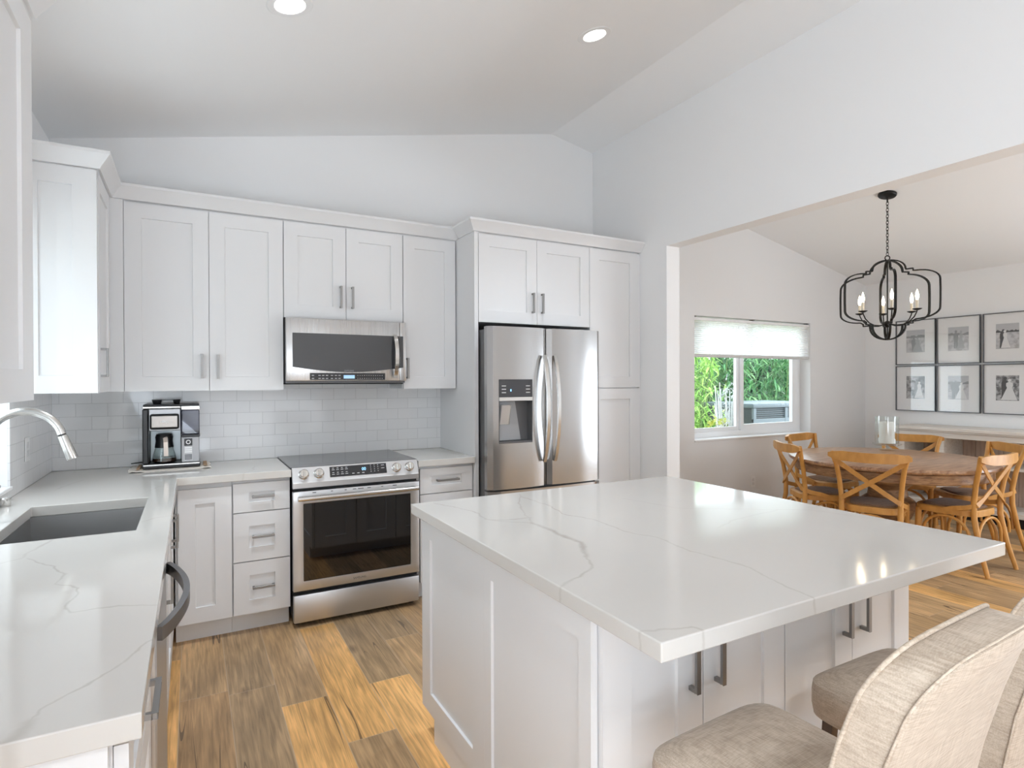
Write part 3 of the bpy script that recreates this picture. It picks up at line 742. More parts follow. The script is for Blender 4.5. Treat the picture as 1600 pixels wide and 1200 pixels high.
# faucet
t = thing('kitchen_faucet', 'satin steel gooseneck pull-down faucet behind the sink', 'faucet', (-0.645, 2.72, 0.914))
MB().lathe([(0, 0), (.028, 0), (.028, .006), (.021, .012), (.019, .10), (.0165, .105), (0, .105)], (-0.645, 2.72, 0.9145)).build('base', M_CHROME, t)
P = [(-0.645, 2.72, 1.0195 + 0.02 * k) for k in range(9)]
cx, cz, R_ = -0.535, 1.205, 0.11
for k in range(1, 22):
    a = math.radians(180 - k * 8.0); P.append((cx + R_ * math.cos(a) , 2.72, cz + R_ * math.sin(a)))
e = P[-1]; d = Vector((0.30, 0, -0.95)).normalized()
b = MB().tube(P, 0.0145, 16); b.build('spout', M_CHROME, t)
e = Vector(e); dd = (Vector(P[-1]) - Vector(P[-2])).normalized()
dd = (dd + Vector((0.12, 0, -0.2))).normalized()
MB().tube([e + dd * .0005, e + dd * 0.006], 0.0135, 16).build('joint_ring', M_BLACK, t)
MB().tube([e + dd * .0065, e + dd * 0.03, e + dd * 0.095, e + dd * .10], [0.0155, 0.0165, 0.019, 0.018], 16).build('spray_head', M_CHROME, t)
MB().tube([(-0.643, 2.742, 0.985), (-0.643, 2.775, 0.99), (-0.640, 2.86, 1.03)], [0.008, 0.007, 0.0055], 10).build('lever', M_CHROME, t)
tag(MB().lathe([(0, 0), (.017, 0), (.019, .01), (.019, .03), (.014, .035), (0, .036)], (-0.672, 3.085, 0.9145), 20).build('air_gap_cap', M_CHROME), 'small round steel cap on the counter below the sink window', 'cap')

# outlets
def outlet(name, label, c, n, double=True):
    t = thing(name, label, 'outlet', c)
    n = Vector(n); u = Vector((0, 0, 1)).cross(n); z = (0, 0, 1)
    MB().obox(Vector(c) + n * .003, u, z, n, .072, .116, .005, .0015).build('cover_plate', M_PLATE, t)
    for dz in (-.02, .02): MB().obox(Vector(c) + n * .0062 + Vector((0, 0, dz)), u, z, n, .034, .03, .0012, 0).build('socket', simple('socket_face', (0.7, 0.7, 0.7), .4), t)
    return t
outlet('wall_outlet', 'white outlet plate on the tile beside the sink window', (XL + .0085, 3.58, 1.10), (1, 0, 0))
outlet('wall_outlet', 'white outlet plate low on the dining wall below the window', (5.21, YW - 0.0005, 0.345), (0, -1, 0))

# --- wall cabinets
FU = 3.845; UX = -0.385
t = thing('wall_cabinet', 'white wall cabinet on the near side of the sink window', 'cabinet', (-0.55, 1.8, 1.37))
cab_box(t, XL + .001, UX - .021, 1.45, 2.06, 1.37, 2.43)
add_door(t, (UX, 1.452, 1.372), (0, 1, 0), PX, 0.606, 1.05, st=0.115)
t = thing('wall_cabinet', 'white wall cabinet with shaker end panel on the far side of the sink window', 'cabinet', (-0.55, 3.7, 1.37))
cab_box(t, XL + .001, UX - .021, 3.381, 4.165, 1.37, 2.43)
MB().door((XL + .001, 3.36, 1.37), PX, NY, UX - .006 - XL, 1.055, t=.02, st=.095).build('end_panel', M_CAB, t, smooth=0)
add_door(t, (UX, 3.384, 1.372), (0, 1, 0), PX, 0.40, 1.05, (0.045, .145, 'v', .14), st=.05)
MB().box(UX - .018, -0.3275, FU, FU + .02, 1.37, 2.43).build('filler_strip', M_CAB, t, smooth=0)
t = thing('wall_cabinet', 'white double-door wall cabinet above the coffee maker', 'cabinet', (0.09, 4.0, 1.37))
cab_box(t, -0.3265, 0.4995, FU + .021, 4.165, 1.37, 2.43)
add_door(t, (-0.325, FU, 1.370), PX, NY, 0.4145, 1.050, (0.377, .143, 'v', .14))
add_door(t, (0.0925, FU, 1.370), PX, NY, 0.4055, 1.050, (0.043, .14, 'v', .14))
t = thing('wall_cabinet', 'white two-door wall cabinet directly above the microwave', 'cabinet', (0.885, 4.0, 1.82))
cab_box(t, 0.5005, 1.2675, FU + .021, 4.165, 1.822, 2.43)
add_door(t, (0.5035, FU, 1.822), PX, NY, 0.3795, 0.598, (0.345, .145, 'v', .14))
add_door(t, (0.8865, FU, 1.822), PX, NY, 0.3795, 0.598, (0.037, .145, 'v', .14))
t = thing('wall_cabinet', 'white single-door wall cabinet between microwave and refrigerator panel', 'cabinet', (1.46, 4.0, 1.37))
cab_box(t, 1.2685, 1.6655, FU + .021, 4.165, 1.37, 2.43)
add_door(t, (1.2715, FU, 1.370), PX, NY, 0.385, 1.050, (0.024, .14, 'v', .14))

# --- refrigerator surround
FF = 3.55
t = thing('wall_cabinet', 'white deep two-door cabinet above the refrigerator with a tall side panel', 'cabinet', (2.16, 3.9, 1.82))
MB().box(1.667, 1.695, FF - .004, 4.165, 0, 2.43, .001).build('side_panel', M_CAB, t)
cab_box(t, 1.6965, 2.6225, FF + .021, 4.165, 1.822, 2.43)
add_door(t, (1.7005, FF, 1.822), PX, NY, 0.459, 0.6, (0.421, .15, 'v', .14))
add_door(t, (2.1625, FF, 1.822), PX, NY, 0.459, 0.6, (0.037, .15, 'v', .14))
t = thing('pantry_cabinet', 'tall white pantry cabinet between refrigerator and dividing wall', 'cabinet', (2.87, 3.9, 0))
cab_box(t, 2.6235, 3.119, FF + .021, 4.165, 0.11, 2.43)
MB().box(2.6235, 3.119, FF + .085, FF + .10, 0, 0.109).build('toe_kick', M_KICK, t, smooth=0)
MB().box(3.1075, 3.119, FF + .004, FF + .02, 0.11, 2.43).build('filler_strip', M_CAB, t, smooth=0)
add_door(t, (2.6255, FF, 1.369), PX, NY, 0.479, 1.052, st=.092)
add_door(t, (2.6255, FF, 0.117), PX, NY, 0.479, 1.244, st=.092)

def crown(path, name, label, end0=None):
    """moulding swept along path (outward = right-hand side of travel)"""
    prof = [(0.0, 2.4305), (0.010, 2.4305), (0.014, 2.440), (0.050, 2.488), (0.055, 2.492), (0.055, 2.506), (0.0, 2.506)]
    pts = [Vector((*p, 0)) for p in path]; n = len(pts); b = MB(); rings = []
    for i in range(n):
        ds = []
        if i > 0: ds.append((pts[i] - pts[i - 1]).normalized())
        if i < n - 1: ds.append((pts[i + 1] - pts[i]).normalized())
        ns_ = [Vector((d.y, -d.x, 0)) for d in ds]
        m = ns_[0] if len(ns_) == 1 else (ns_[0] + ns_[1]) / (1 + ns_[0].dot(ns_[1]))
        rings.append([b.bm.verts.new(pts[i] + m * d_ + Vector((0, 0, z))) for d_, z in prof])
    k = len(prof)
    for A, B in zip(rings, rings[1:]):
        for j in range(k): b.bm.faces.new((A[j], A[(j + 1) % k], B[(j + 1) % k], B[j]))
    b.bm.faces.new(rings[0]); b.bm.faces.new(rings[-1][::-1])
    bmesh.ops.recalc_face_normals(b.bm, faces=b.bm.faces)
    return tag(b.build(name, M_CAB, smooth=20), label, 'crown molding')
crown([(XL + .001, 3.359), (UX, 3.359), (UX, FU), (1.6665, FU)], 'crown_molding', 'white crown molding topping the corner and range wall cabinets')
crown([(1.666, FU - .058), (1.666, FF - .005), (3.119, FF - .005)], 'crown_molding', 'white crown molding topping the refrigerator and pantry cabinets')
crown([(UX, 1.45), (UX, 2.061), (XL + .001, 2.061)][::-1] if False else [(UX, 1.45), (UX, 2.0605)], 'crown_molding', 'white crown molding topping the wall cabinet before the sink window')

# ------------------------------------------------------------------ microwave
t = thing('microwave_oven', 'stainless over-the-range microwave with dark window', 'microwave', (0.883, 3.95, 1.41))
MB().box(0.506, 1.262, 3.795, 4.160, 1.4125, 1.816).build('body', M_DSTEEL, t, smooth=0)
b = MB().box(0.503, 1.2195, 3.768, 3.794, 1.424, 1.815, .005, 2); d = b.build('door', M_STEEL, t)
MB().box(1.2205, 1.264, 3.770, 3.794, 1.424, 1.815, .004, 2).build('side_trim', M_STEEL, t)
b = MB()
top_, pts = 1.722, []
for k in range(17):
    s = k / 16; pts.append((0.541 + (1.2185 - 0.541) * s, 3.7675, 1.512 - 0.030 * math.sin(math.pi * s) - .002 * s))
b.prism([(0.541, 3.7675, top_)] + pts + [(1.2185, 3.7675, top_)], (0, -.003, 0)); b.build('window', M_MWGLASS, d, smooth=0)
b = MB(); b.prism([(1.2215, 3.7695, top_), (1.2215, 3.7695, 1.510), (1.243, 3.7695, 1.512), (1.243, 3.7695, top_)], (0, -.003, 0)); b.build('window', M_MWGLASS, t, smooth=0)
cp = MB().box(0.642, 1.118, 3.7645, 3.7675, 1.432, 1.474, .001).build('control_panel', M_PANEL, t, smooth=0)
MB().box(0.848, 0.918, 3.7625, 3.7642, 1.440, 1.462).build('display', M_LCD, cp, smooth=0)
b = MB()
rnd = random.Random(3)
for i, x in enumerate([0.66, 0.70, 0.722, 0.745, 0.775, 0.80, 0.822]):
    for z in (1.441, 1.460): b.box(x - .007, x + .007, 3.7630, 3.7642, z - .0022, z + .0022)
for i in range(12):
    for z in (1.441, 1.460): b.box(0.938 + i * .0145 - .002, 0.938 + i * .0145 + .002, 3.7630, 3.7642, z - .002, z + .002)
b.build('legend_print', M_LEGEND, cp, smooth=0)
text_mesh('SAMSUNG', .013, xz_text(0.883, 3.7642, 1.4895), 'lettering', M_LOGOG, d)
b = MB(); P = [(1.185, 3.765 - .048 * math.sin(math.pi * k / 16) ** .7 - .002, 1.448 + (1.728 - 1.448) * k / 16) for k in range(17)]
b.sweep(P, (0.024, 0.012), (0, -1, 0)); b.build('handle', M_CHROME, t)
MB().box(0.52, 1.25, 3.80, 4.10, 1.404, 1.412).build('underside_grille', M_MBLACK, t, smooth=0)

# ------------------------------------------------------------------ range
RX0, RX1 = 0.503, 1.259
t = thing('slide_in_range', 'stainless slide-in electric range with black oven window', 'range', (0.881, 3.85, 0))
MB().box(RX0 + .004, RX1 - .004, 3.552, 4.15, 0.045, 0.903).build('body', M_MBLACK, t, smooth=0)
for sx in (RX0 + .03, RX1 - .03):
    for sy in (3.60, 4.10): MB().lathe([(0, 0), (.02, 0), (.02, .044), (0, .044)], (sx, sy, 0.0), 12).build('foot', M_BLACK, t)
MB().box(RX0 - .004, RX1 + .004, 3.563, 4.158, 0.9147, 0.9225, .0015).build('cooktop', M_COOKTOP, t, smooth=0)
b = MB()
prof = [(3.565, 0.9045), (3.565, 0.921), (3.552, 0.921), (3.519, 0.842), (3.515, 0.836), (3.515, 0.806), (3.55, 0.806)]
b.prism([(RX0, y, z) for y, z in prof], (RX1 - RX0, 0, 0)); cp = b.build('control_panel', M_STEELH, t, smooth=20)
sl = Vector((0, 3.519 - 3.552, 0.842 - 0.921)).normalized(); nrm = Vector((0, -sl.z * -1, 0)); nrm = Vector((0, sl.z, -sl.y)).normalized()
def on_panel(x, s): # s metres down the slope from its upper edge
    return Vector((x, 3.552, 0.921)) + sl * s
c = on_panel(0.884, .040) + nrm * .0012
dp = MB().obox(c, (1, 0, 0), sl, nrm, 0.342, 0.062, 0.002, 0).build('display_panel', M_PANEL, cp, smooth=0)
b = MB()
for i in range(4):
    for j, s in enumerate((.018, .028, .045, .056)): b.obox(on_panel(0.733 + i * .026, s) + nrm * .0024, (1, 0, 0), sl, nrm, .016 if j % 2 else .011, .003, .0006)
for i in range(3):
    for s in (.016, .028, .041, .054): b.obox(on_panel(0.958 + i * .022, s) + nrm * .0024, (1, 0, 0), sl, nrm, .004, .004, .0006)
for i in range(3): b.obox(on_panel(0.85 + i * .03, .058) + nrm * .0024, (1, 0, 0), sl, nrm, .014, .004, .0006)
for s in (.02, .038): b.obox(on_panel(1.032, s) + nrm * .0024, (1, 0, 0), sl, nrm, .02, .003, .0006)
b.build('legend_print', M_LEGEND, dp, smooth=0)
mt = Matrix((( 1, 0, 0, 0), (0, -sl.y, nrm.y, 0), (0, -sl.z, nrm.z, 0), (0, 0, 0, 1)))
cc = on_panel(0.915, .036) + nrm * .0026
text_mesh('00', .026, Matrix.Translation(cc) @ mt, 'clock_digits', M_BLUE, dp, .0002)
for x in (0.565, 0.650, 1.118, 1.202):
    c = on_panel(x, .043)
    rot = nrm.to_track_quat('Z', 'Y').to_matrix().to_4x4()
    kb = MB().lathe([(0, 0), (.030, 0), (.030, .004), (.026, .007), (.0245, .026), (.021, .029), (0, .029)], c + nrm * .0004, 28, rot).build('knob', M_CHROME, cp)
    MB().obox(c + nrm * .0305 + sl * .004, (1, 0, 0), sl, nrm, .006, .034, .006, .0015).build('grip', M_CHROME, kb)
# oven door
xs = [RX0, 0.560, 1.203, RX1]; zs = [0.214, 0.268, 0.716, 0.788]
b = MB().cells(xs, zs, {(1, 1)}, 3.512, 3.55, axes=(0, 2, 1), bev=.003); od = b.build('oven_door', M_STEELH, t)
MB().box(0.5605, 1.2025, 3.5145, 3.53, 0.2685, 0.7155).build('oven_window', M_BGLASS, od, smooth=0)
b = MB().tube([(0.524, 3.468, .752), (1.238, 3.468, .752)], .0135, 16)
for x in (0.545, 1.217): b.box(x - .012, x + .012, 3.468, 3.5118, .742, .762, .002)
b.build('handle', M_CHROME, od)
b = MB()
for x, w in ((0.62, .02), (0.72, .012), (0.80, .012), (0.852, .02), (0.89, .034), (0.94, .02), (1.02, .012), (1.10, .026)): b.box(x - w / 2, x + w / 2, 3.5105, 3.5118, .7745, .7785)
b.build('vent_grille', M_BLACK, od, smooth=0)
text_mesh('SAMSUNG', .017, xz_text(0.881, 3.5115, 0.240), 'lettering', M_LOGO, od)
MB().box(RX0 + .002, RX1 - .002, 3.514, 3.55, 0.030, 0.190, .006, 2).build('storage_drawer', M_STEELH, t)

# ------------------------------------------------------------------ refrigerator
GX0, GX1, GS = 1.702, 2.618, 2.160
t = thing('refrigerator', 'stainless French door refrigerator with water dispenser', 'refrigerator', (2.16, 3.8, 0))
MB().box(GX0 + .003, GX1 - .003, 3.475, 4.15, 0.03, 1.766, .003).build('body', M_DSTEEL, t, smooth=0)
for sx in (GX0 + .06, GX1 - .06): MB().box(sx - .03, sx + .03, 3.5, 4.1, 0, .0295).build('foot', M_BLACK, t, smooth=0)
def bowed_front(x0, x1, z0, z1, hole=None, n=14, yc=3.395, bow=0.018, back=3.472):
    xs = [x0 + (x1 - x0) * k / n for k in range(n + 1)]; zs = [z0, z1]
    if hole: xs = sorted(set(xs + [hole[0], hole[1]])); zs = [z0, hole[2], hole[3], z1]
    def yf(x):
        s = (x - x0) / (x1 - x0); e = 0.0
        r = min(s, 1 - s) * (x1 - x0)
        if r < .02: e = .02 * (1 - math.sqrt(max(0, 1 - (1 - r / .02) ** 2)))
        return yc + bow * (2 * s - 1) ** 2 + e
    b = MB(); bm = b.bm
    G = {(i, j): bm.verts.new((x, yf(x), z)) for i, x in enumerate(xs) for j, z in enumerate(zs)}
    B_ = {(i, j): bm.verts.new((x, back, z)) for i, x in enumerate(xs) for j, z in enumerate(zs) if j in (0, len(zs) - 1) or i in (0, len(xs) - 1)}
    for i in range(len(xs) - 1):
        for j in range(len(zs) - 1):
            if hole and j == 1 and hole[0] - 1e-6 <= xs[i] and xs[i + 1] <= hole[1] + 1e-6: continue
            bm.faces.new((G[i, j], G[i + 1, j], G[i + 1, j + 1], G[i, j + 1]))
        bm.faces.new((G[i, 0], B_[i, 0], B_[i + 1, 0], G[i + 1, 0])); L = len(zs) - 1
        bm.faces.new((G[i, L], G[i + 1, L], B_[i + 1, L], B_[i, L]))
    for j in range(len(zs) - 1):
        bm.faces.new((G[0, j], G[0, j + 1], B_[0, j + 1], B_[0, j])); e = len(xs) - 1
        bm.faces.new((G[e, j], B_[e, j], B_[e, j + 1], G[e, j + 1]))
    return b
HX0, HX1, HZ0, HZ1 = 1.775, 2.030, 1.005, 1.432
ld = bowed_front(GX0, GS - .002, 0.700, 1.784, (HX0, HX1, HZ0, HZ1)).build('left_door', M_FRIDGE, t, smooth=25)
rd = bowed_front(GS + .003, GX1, 0.700, 1.784).build('right_door', M_FRIDGE, t, smooth=25)
fz = bowed_front(GX0, GX1, 0.06, 0.688, n=20).build('freezer_drawer', M_FRIDGE, t, smooth=25)
b = MB().tube([(1.78, 3.345, .62), (2.54, 3.345, .62)], .013, 12); 
for x in (1.80, 2.52): b.box(x - .01, x + .01, 3.345, 3.405, .61, .63)
b.build('handle', M_CHROME, fz)
yk = 3.398
MB().box(HX0 + .001, HX1 - .001, yk, yk + .03, 1.314, HZ1 - .001, .001).build('dispenser_panel', simple('dispenser_panel', (0.05, 0.05, 0.055), .25), ld, smooth=0)
MB().box(HX0 + .001, HX1 - .001, yk - .002, yk + .03, 1.288, 1.3135, .001).build('dispenser_trim', M_CHROME, ld, smooth=0)
b = MB(); y2 = 3.468
A = [(HX0 + .001, yk + .004), (HX1 - .001, yk + .004)]; 
b.poly([(HX0 + .001, y2, HZ0 + .012), (HX1 - .001, y2, HZ0 + .012), (HX1 - .001, y2, 1.287), (HX0 + .001, y2, 1.287)])
b.poly([(HX0 + .001, yk, HZ0 + .012), (HX0 + .001, y2, HZ0 + .012), (HX0 + .001, y2, 1.287), (HX0 + .001, yk, 1.287)])
b.poly([(HX1 - .001, y2, HZ0 + .012), (HX1 - .001, yk, HZ0 + .012), (HX1 - .001, yk, 1.287), (HX1 - .001, y2, 1.287)])
b.poly([(HX0 + .001, yk, 1.287), (HX0 + .001, y2, 1.287), (HX1 - .001, y2, 1.287), (HX1 - .001, yk, 1.287)])
b.build('dispenser_recess', simple('recess_grey', (0.13, 0.13, 0.135), .45), ld, smooth=0)
MB().box(HX0 + .001, HX1 - .001, yk - .001, y2, HZ0 + .001, HZ0 + .0115).build('drip_tray', simple('drip_tray', (.12, .12, .125), .4, .5), ld, smooth=0)
b = MB().prism([(HX0 + .02, 3.464, 1.285), (HX0 + .15, 3.464, 1.285), (HX0 + .195, 3.464, 1.02), (HX0 + .02, 3.464, 1.02)], (0, -.01, 0), .002); b.build('chute', simple('chute_grey', (.36, .36, .365), .4), ld, smooth=0)
MB().obox((HX0 + .065, 3.440, 1.195), (1, 0, 0), (0, -.25, 1), (0, 1, .25), .07, .125, .012, .004).build('paddle', simple('paddle_silver', (.62,.61,.60), .3, .3), ld)
b = MB()
for x in (HX0 + .035, HX1 - .035):
    for z in (1.388, 1.366, 1.344): b.box(x - .016, x + .016, yk - .0008, yk - .0002, z - .003, z + .003)
b.build('legend_print', M_LEGEND, ld, smooth=0)
MB().box(HX0 + .083, HX0 + .092, yk - .0008, yk - .0002, 1.352, 1.366).build('indicator', M_BLUE, ld, smooth=0)
for x, par in ((2.118, ld), (2.204, rd)):
    b = MB(); P = []
    for k in range(25):
        s = k / 24; P.append((x, 3.400 - .012 - .058 * math.sin(math.pi * s) ** .75, 0.868 + (1.595 - .868) * s))
    b.sweep(P, (.022, .016), (0, -1, 0)); b.build('handle', M_CHROME, par)

# ------------------------------------------------------------------ island
IX0, IX1, IY0, IY1 = 0.790, 2.213, 0.841, 2.305
tag(MB().box(IX0, IX1, IY0, IY1, 0.8735, 0.914, .003, 2).build('island_worktop', M_QI, smooth=0), 'large white veined quartz worktop of the kitchen island', 'worktop')
FI, BI = 1.095, 2.255
# end panel with two recessed fields
t = thing('island_end_panel', 'white shaker end panel of the island facing the sink counter', 'panel', (0.83, 1.7, 0))
b = MB()
yA, yB = 1.112, 2.262
b.door((0.822, yB, 0.10), (0, -1, 0), NX, 0.575, 0.772, t=.018, st=.088, rl=.080)
b.door((0.822, yB - .5755, 0.10), (0, -1, 0), NX, yB - .5755 - yA, 0.772, t=.018, st=.05, rl=.080)
b.build('panel', M_CAB, t, smooth=0)
MB().box(0.826, 0.842, 1.16, 2.142, 0, 0.0995).build('toe_kick', M_KICK, t, smooth=0)
for i, (x0, x1, lab) in enumerate(((0.843, 1.5045, 'white two-door island cabinet behind the nearer bar stool, close to the sink aisle'), (1.5055, 2.165, 'white two-door island cabinet toward the dining room end'))):
    t = thing('island_cabinet', lab, 'cabinet', ((x0 + x1) / 2, 1.65, 0))
    cab_box(t, x0, x1, FI + .021, BI - .021, 0.10, 0.8725)
    MB().box(x0, x1, FI + .10, 2.14, 0, 0.0995).build('toe_kick', M_KICK, t, smooth=0)
    wd = (x1 - x0 - .006) / 2
    for k in (0, 1):
        add_door(t, (x0 + .0015 + k * (wd + .003), FI, 0.105), PX, NY, wd, 0.76, (wd - .045 if k == 0 else .045, .605, 'v', .18), st=.088)
        add_door(t, (x1 - .0015 - k * (wd + .003), BI, 0.105), NX, (0, 1, 0), wd, 0.60, (wd - .045 if k == 0 else .045, .50, 'v', .14))
        add_door(t, (x1 - .0015 - k * (wd + .003), BI, 0.708), NX, (0, 1, 0), wd, 0.157, (wd / 2, .08, 'h', .14), 'drawer', rl=.05)

# ------------------------------------------------------------------ coffee maker and towel
CX0, CX1, CY0, CY1, CZ = -0.250, 0.042, 3.925, 4.135, 0.9215
t = thing('coffee_maker', 'black and silver coffee maker with water tank on the corner counter', 'coffee maker', (-0.1, 4.03, CZ))
bs = MB().box(CX0, CX1, CY0, CY1, CZ, CZ + .026, .004).build('base', M_BLACK, t)
MB().box(CX0 + .004, CX1 - .004, CY0 - .002, CY0 - .0002, CZ + .017, CZ + .024).build('front_trim', M_CHROME, bs, smooth=0)
MB().box(CX0, CX0 + .03, CY0 + .002, CY1, CZ + .0265, CZ + .345, .006).build('side_column', M_BLACK, t)
MB().box(CX0 + .0305, -0.0585, CY1 - .055, CY1, CZ + .0265, CZ + .215, .003).build('back_column', simple('coffee_grey_back', (.33, .36, .37), .3, .7), t)
MB().box(CX0 + .0305, -0.0585, CY0 + .012, CY1, CZ + .2155, CZ + .345, .004).build('brew_head', simple('coffee_silver_head', (.42, .42, .43), .35, .8), t)
fb = MB().box(CX0 + .037, -0.066, CY0 - .004, CY0 + .0115, CZ + .225, CZ + .315, .012, 3).build('filter_basket', M_BLACK, t)
pl = MB().box(CX0 + .046, -0.075, CY0 - .0075, CY0 - .0042, CZ + .238, CZ + .303, .0015).build('badge_plate', simple('coffee_badge', (.50, .46, .43), .35, .6), fb)
text_mesh('ninja', .022, xz_text((CX0 + .046 - .075) / 2, CY0 - .0079, CZ + .272), 'lettering', M_PLATE, pl, .0003)
tp = MB().box(CX0, -0.0575, CY0 - .002, CY1, CZ + .346, CZ + .36, .004).build('top_cover', M_CHROME, t)
MB().box(CX0 + .004, CX1 - .004, CY0 + .002, CY1 - .004, CZ + .3605, CZ + .370, .003).build('lid', M_BLACK, t)
b = MB().lathe([(0, 0), (.020, 0), (.027, .026), (0, .026)], (-.180, 4.0, CZ + .3705), 16); b.lathe([(0, 0), (.015, 0), (.021, .026), (0, .026)], (-.080, 4.0, CZ + .3705), 16); b.box(-.18, -.08, 3.99, 4.01, CZ + .3905, CZ + .3965); b.build('measuring_scoop', M_BLACK, t)
MB().box(-0.057, CX1 - .003, CY0 + .004, CY1 - .004, CZ + .19, CZ + .335, .006).build('water_tank', M_SMOKE, t)
MB().box(-0.056, CX1 - .001, CY0 + .001, CY1, CZ + .336, CZ + .3595, .003).build('tank_lid', M_CHROME, t)
MB().box(-0.057, CX1 - .001, CY0 + .001, CY1, CZ + .176, CZ + .1895, .002).build('tank_base', M_BLACK, t)
tw = MB().box(-0.056, CX1 - .004, CY0 + .001, CY1, CZ + .0265, CZ + .1755, .004).build('control_tower', simple('tower_silver', (.40, .40, .41), .4, .4), t)
p = MB().box(-0.043, 0.003, CY0 - .0015, CY0 + .0008, CZ + .036, CZ + .170, .0005).build('control_panel', simple('coffee_panel_silver', (.52, .52, .53), .4, .2), tw, smooth=0)
MB().box(-0.041, 0.001, CY0 - .0035, CY0 - .0017, CZ + .124, CZ + .167).build('dial_plate', M_BLACK, p, smooth=0)
b = MB().lathe([(.008, 0), (.0125, 0), (.0125, .004), (.008, .004), (.008, 0)], (-.020, CY0 - .004, CZ + .146), 20, Matrix.Rotation(math.radians(90), 4, 'X')); b.build('dial', M_PLATE, p)
b = MB()
for z in (.112, .100, .088): b.box(-.039, -.001, CY0 - .0035, CY0 - .0017, CZ + z - .004, CZ + z + .004)
b.build('button', M_PLATE, p, smooth=0)
b = MB()
for z in (.070, .062, .054, .046): b.box(-.039, -.001, CY0 - .0028, CY0 - .0017, CZ + z - .002, CZ + z + .002)
b.build('legend_print', M_BLACK, p, smooth=0)
# carafe
cc = (-0.145, 4.005, CZ + .027)
t = thing('coffee_carafe', 'glass coffee carafe with black collar inside the coffee maker', 'carafe', cc)
MB().lathe([(0, 0), (.060, 0), (.064, .008), (.058, .045), (.046, .085), (.040, .105), (.0385, .105), (.0445, .085), (.0565, .045), (.0615, .009), (.058, .003), (0, .003)], cc, 28).build('jug', M_GLASS, t)
MB().lathe([(0, .0035), (.057, .0035), (.0605, .010), (.0585, .026), (0, .026)], cc, 28).build('coffee', M_COFFEE, t)
MB().lathe([(.0465, .088), (.049, .088), (.043, .125), (.046, .150), (.040, .165), (0, .168), (0, .150), (.039, .125)], cc, 28).build('collar', M_BLACK, t)
b = MB().sweep([(-.140, 3.962, cc[2] + .145), (-.136, 3.925, cc[2] + .147), (-.134, 3.905, cc[2] + .125), (-.132, 3.903, cc[2] + .045)], (.022, .010), (0, -1, .2)); b.build('handle', simple('carafe_handle', (.60, .52, .46), .35, .5), t)
# folded tea towel under the machine
t = thing('tea_towel', 'cream and tan tea towel spread under the coffee maker', 'towel', (-0.1, 3.98, .914))
def towel(x0, x1, y0, y1, z, amp, seed):
    b = MB(); bm = b.bm; rr = random.Random(seed); nx, ny = 22, 8; V = {}
    for i in range(nx + 1):
        for j in range(ny + 1):
            x = x0 + (x1 - x0) * i / nx; y = y0 + (y1 - y0) * j / ny
            edge = max(0, (CX0 + .0 - x), (x - CX1)) * 1.0
            zz = z + (amp * abs(math.sin(i * 1.3 + j * .5)) if edge > 0 else 0)
            for k in (0, 1): V[i, j, k] = bm.verts.new((x + .004 * math.sin(j * 1.1 + seed), y + .004 * math.sin(i * .7 + seed), zz + (.0025 if k else 0)))
    for i in range(nx):
        for j in range(ny):
            bm.faces.new((V[i, j, 1], V[i + 1, j, 1], V[i + 1, j + 1, 1], V[i, j + 1, 1])); bm.faces.new((V[i, j + 1, 0], V[i + 1, j + 1, 0], V[i + 1, j, 0], V[i, j, 0]))
    for i in range(nx):
        for j, s in ((0, 1), (ny, -1)):
            f = (V[i, j, 0], V[i + 1, j, 0], V[i + 1, j, 1], V[i, j, 1]); bm.faces.new(f if s > 0 else f[::-1])
    for j in range(ny):
        for i, s in ((0, -1), (nx, 1)):
            f = (V[i, j, 0], V[i, j + 1, 0], V[i, j + 1, 1], V[i, j, 1]); bm.faces.new(f if s > 0 else f[::-1])
    return b
towel(-0.315, 0.095, 3.855, 4.13, 0.9148, .006, 2).build('cloth', M_TOWEL, t)
b = MB().box(0.058, 0.078, 3.90, 4.10, 0.9275, 0.9295); b.box(-.278, -.262, 3.89, 4.10, .9275, .9295); b.build('stripe', M_TOWELB, t, smooth=0)
t = thing('coffee_scoop', 'dark spoon handle lying on the counter behind the coffee maker', 'scoop', (-0.29, 4.14, .92))
MB().tube([(-.315, 4.10, .939), (-.27, 4.135, .939), (-.24, 4.15, .935)], [.006, .007, .005], 10, flat=.5, ref=(0, 0, 1)).build('handle', M_BLACK, t)

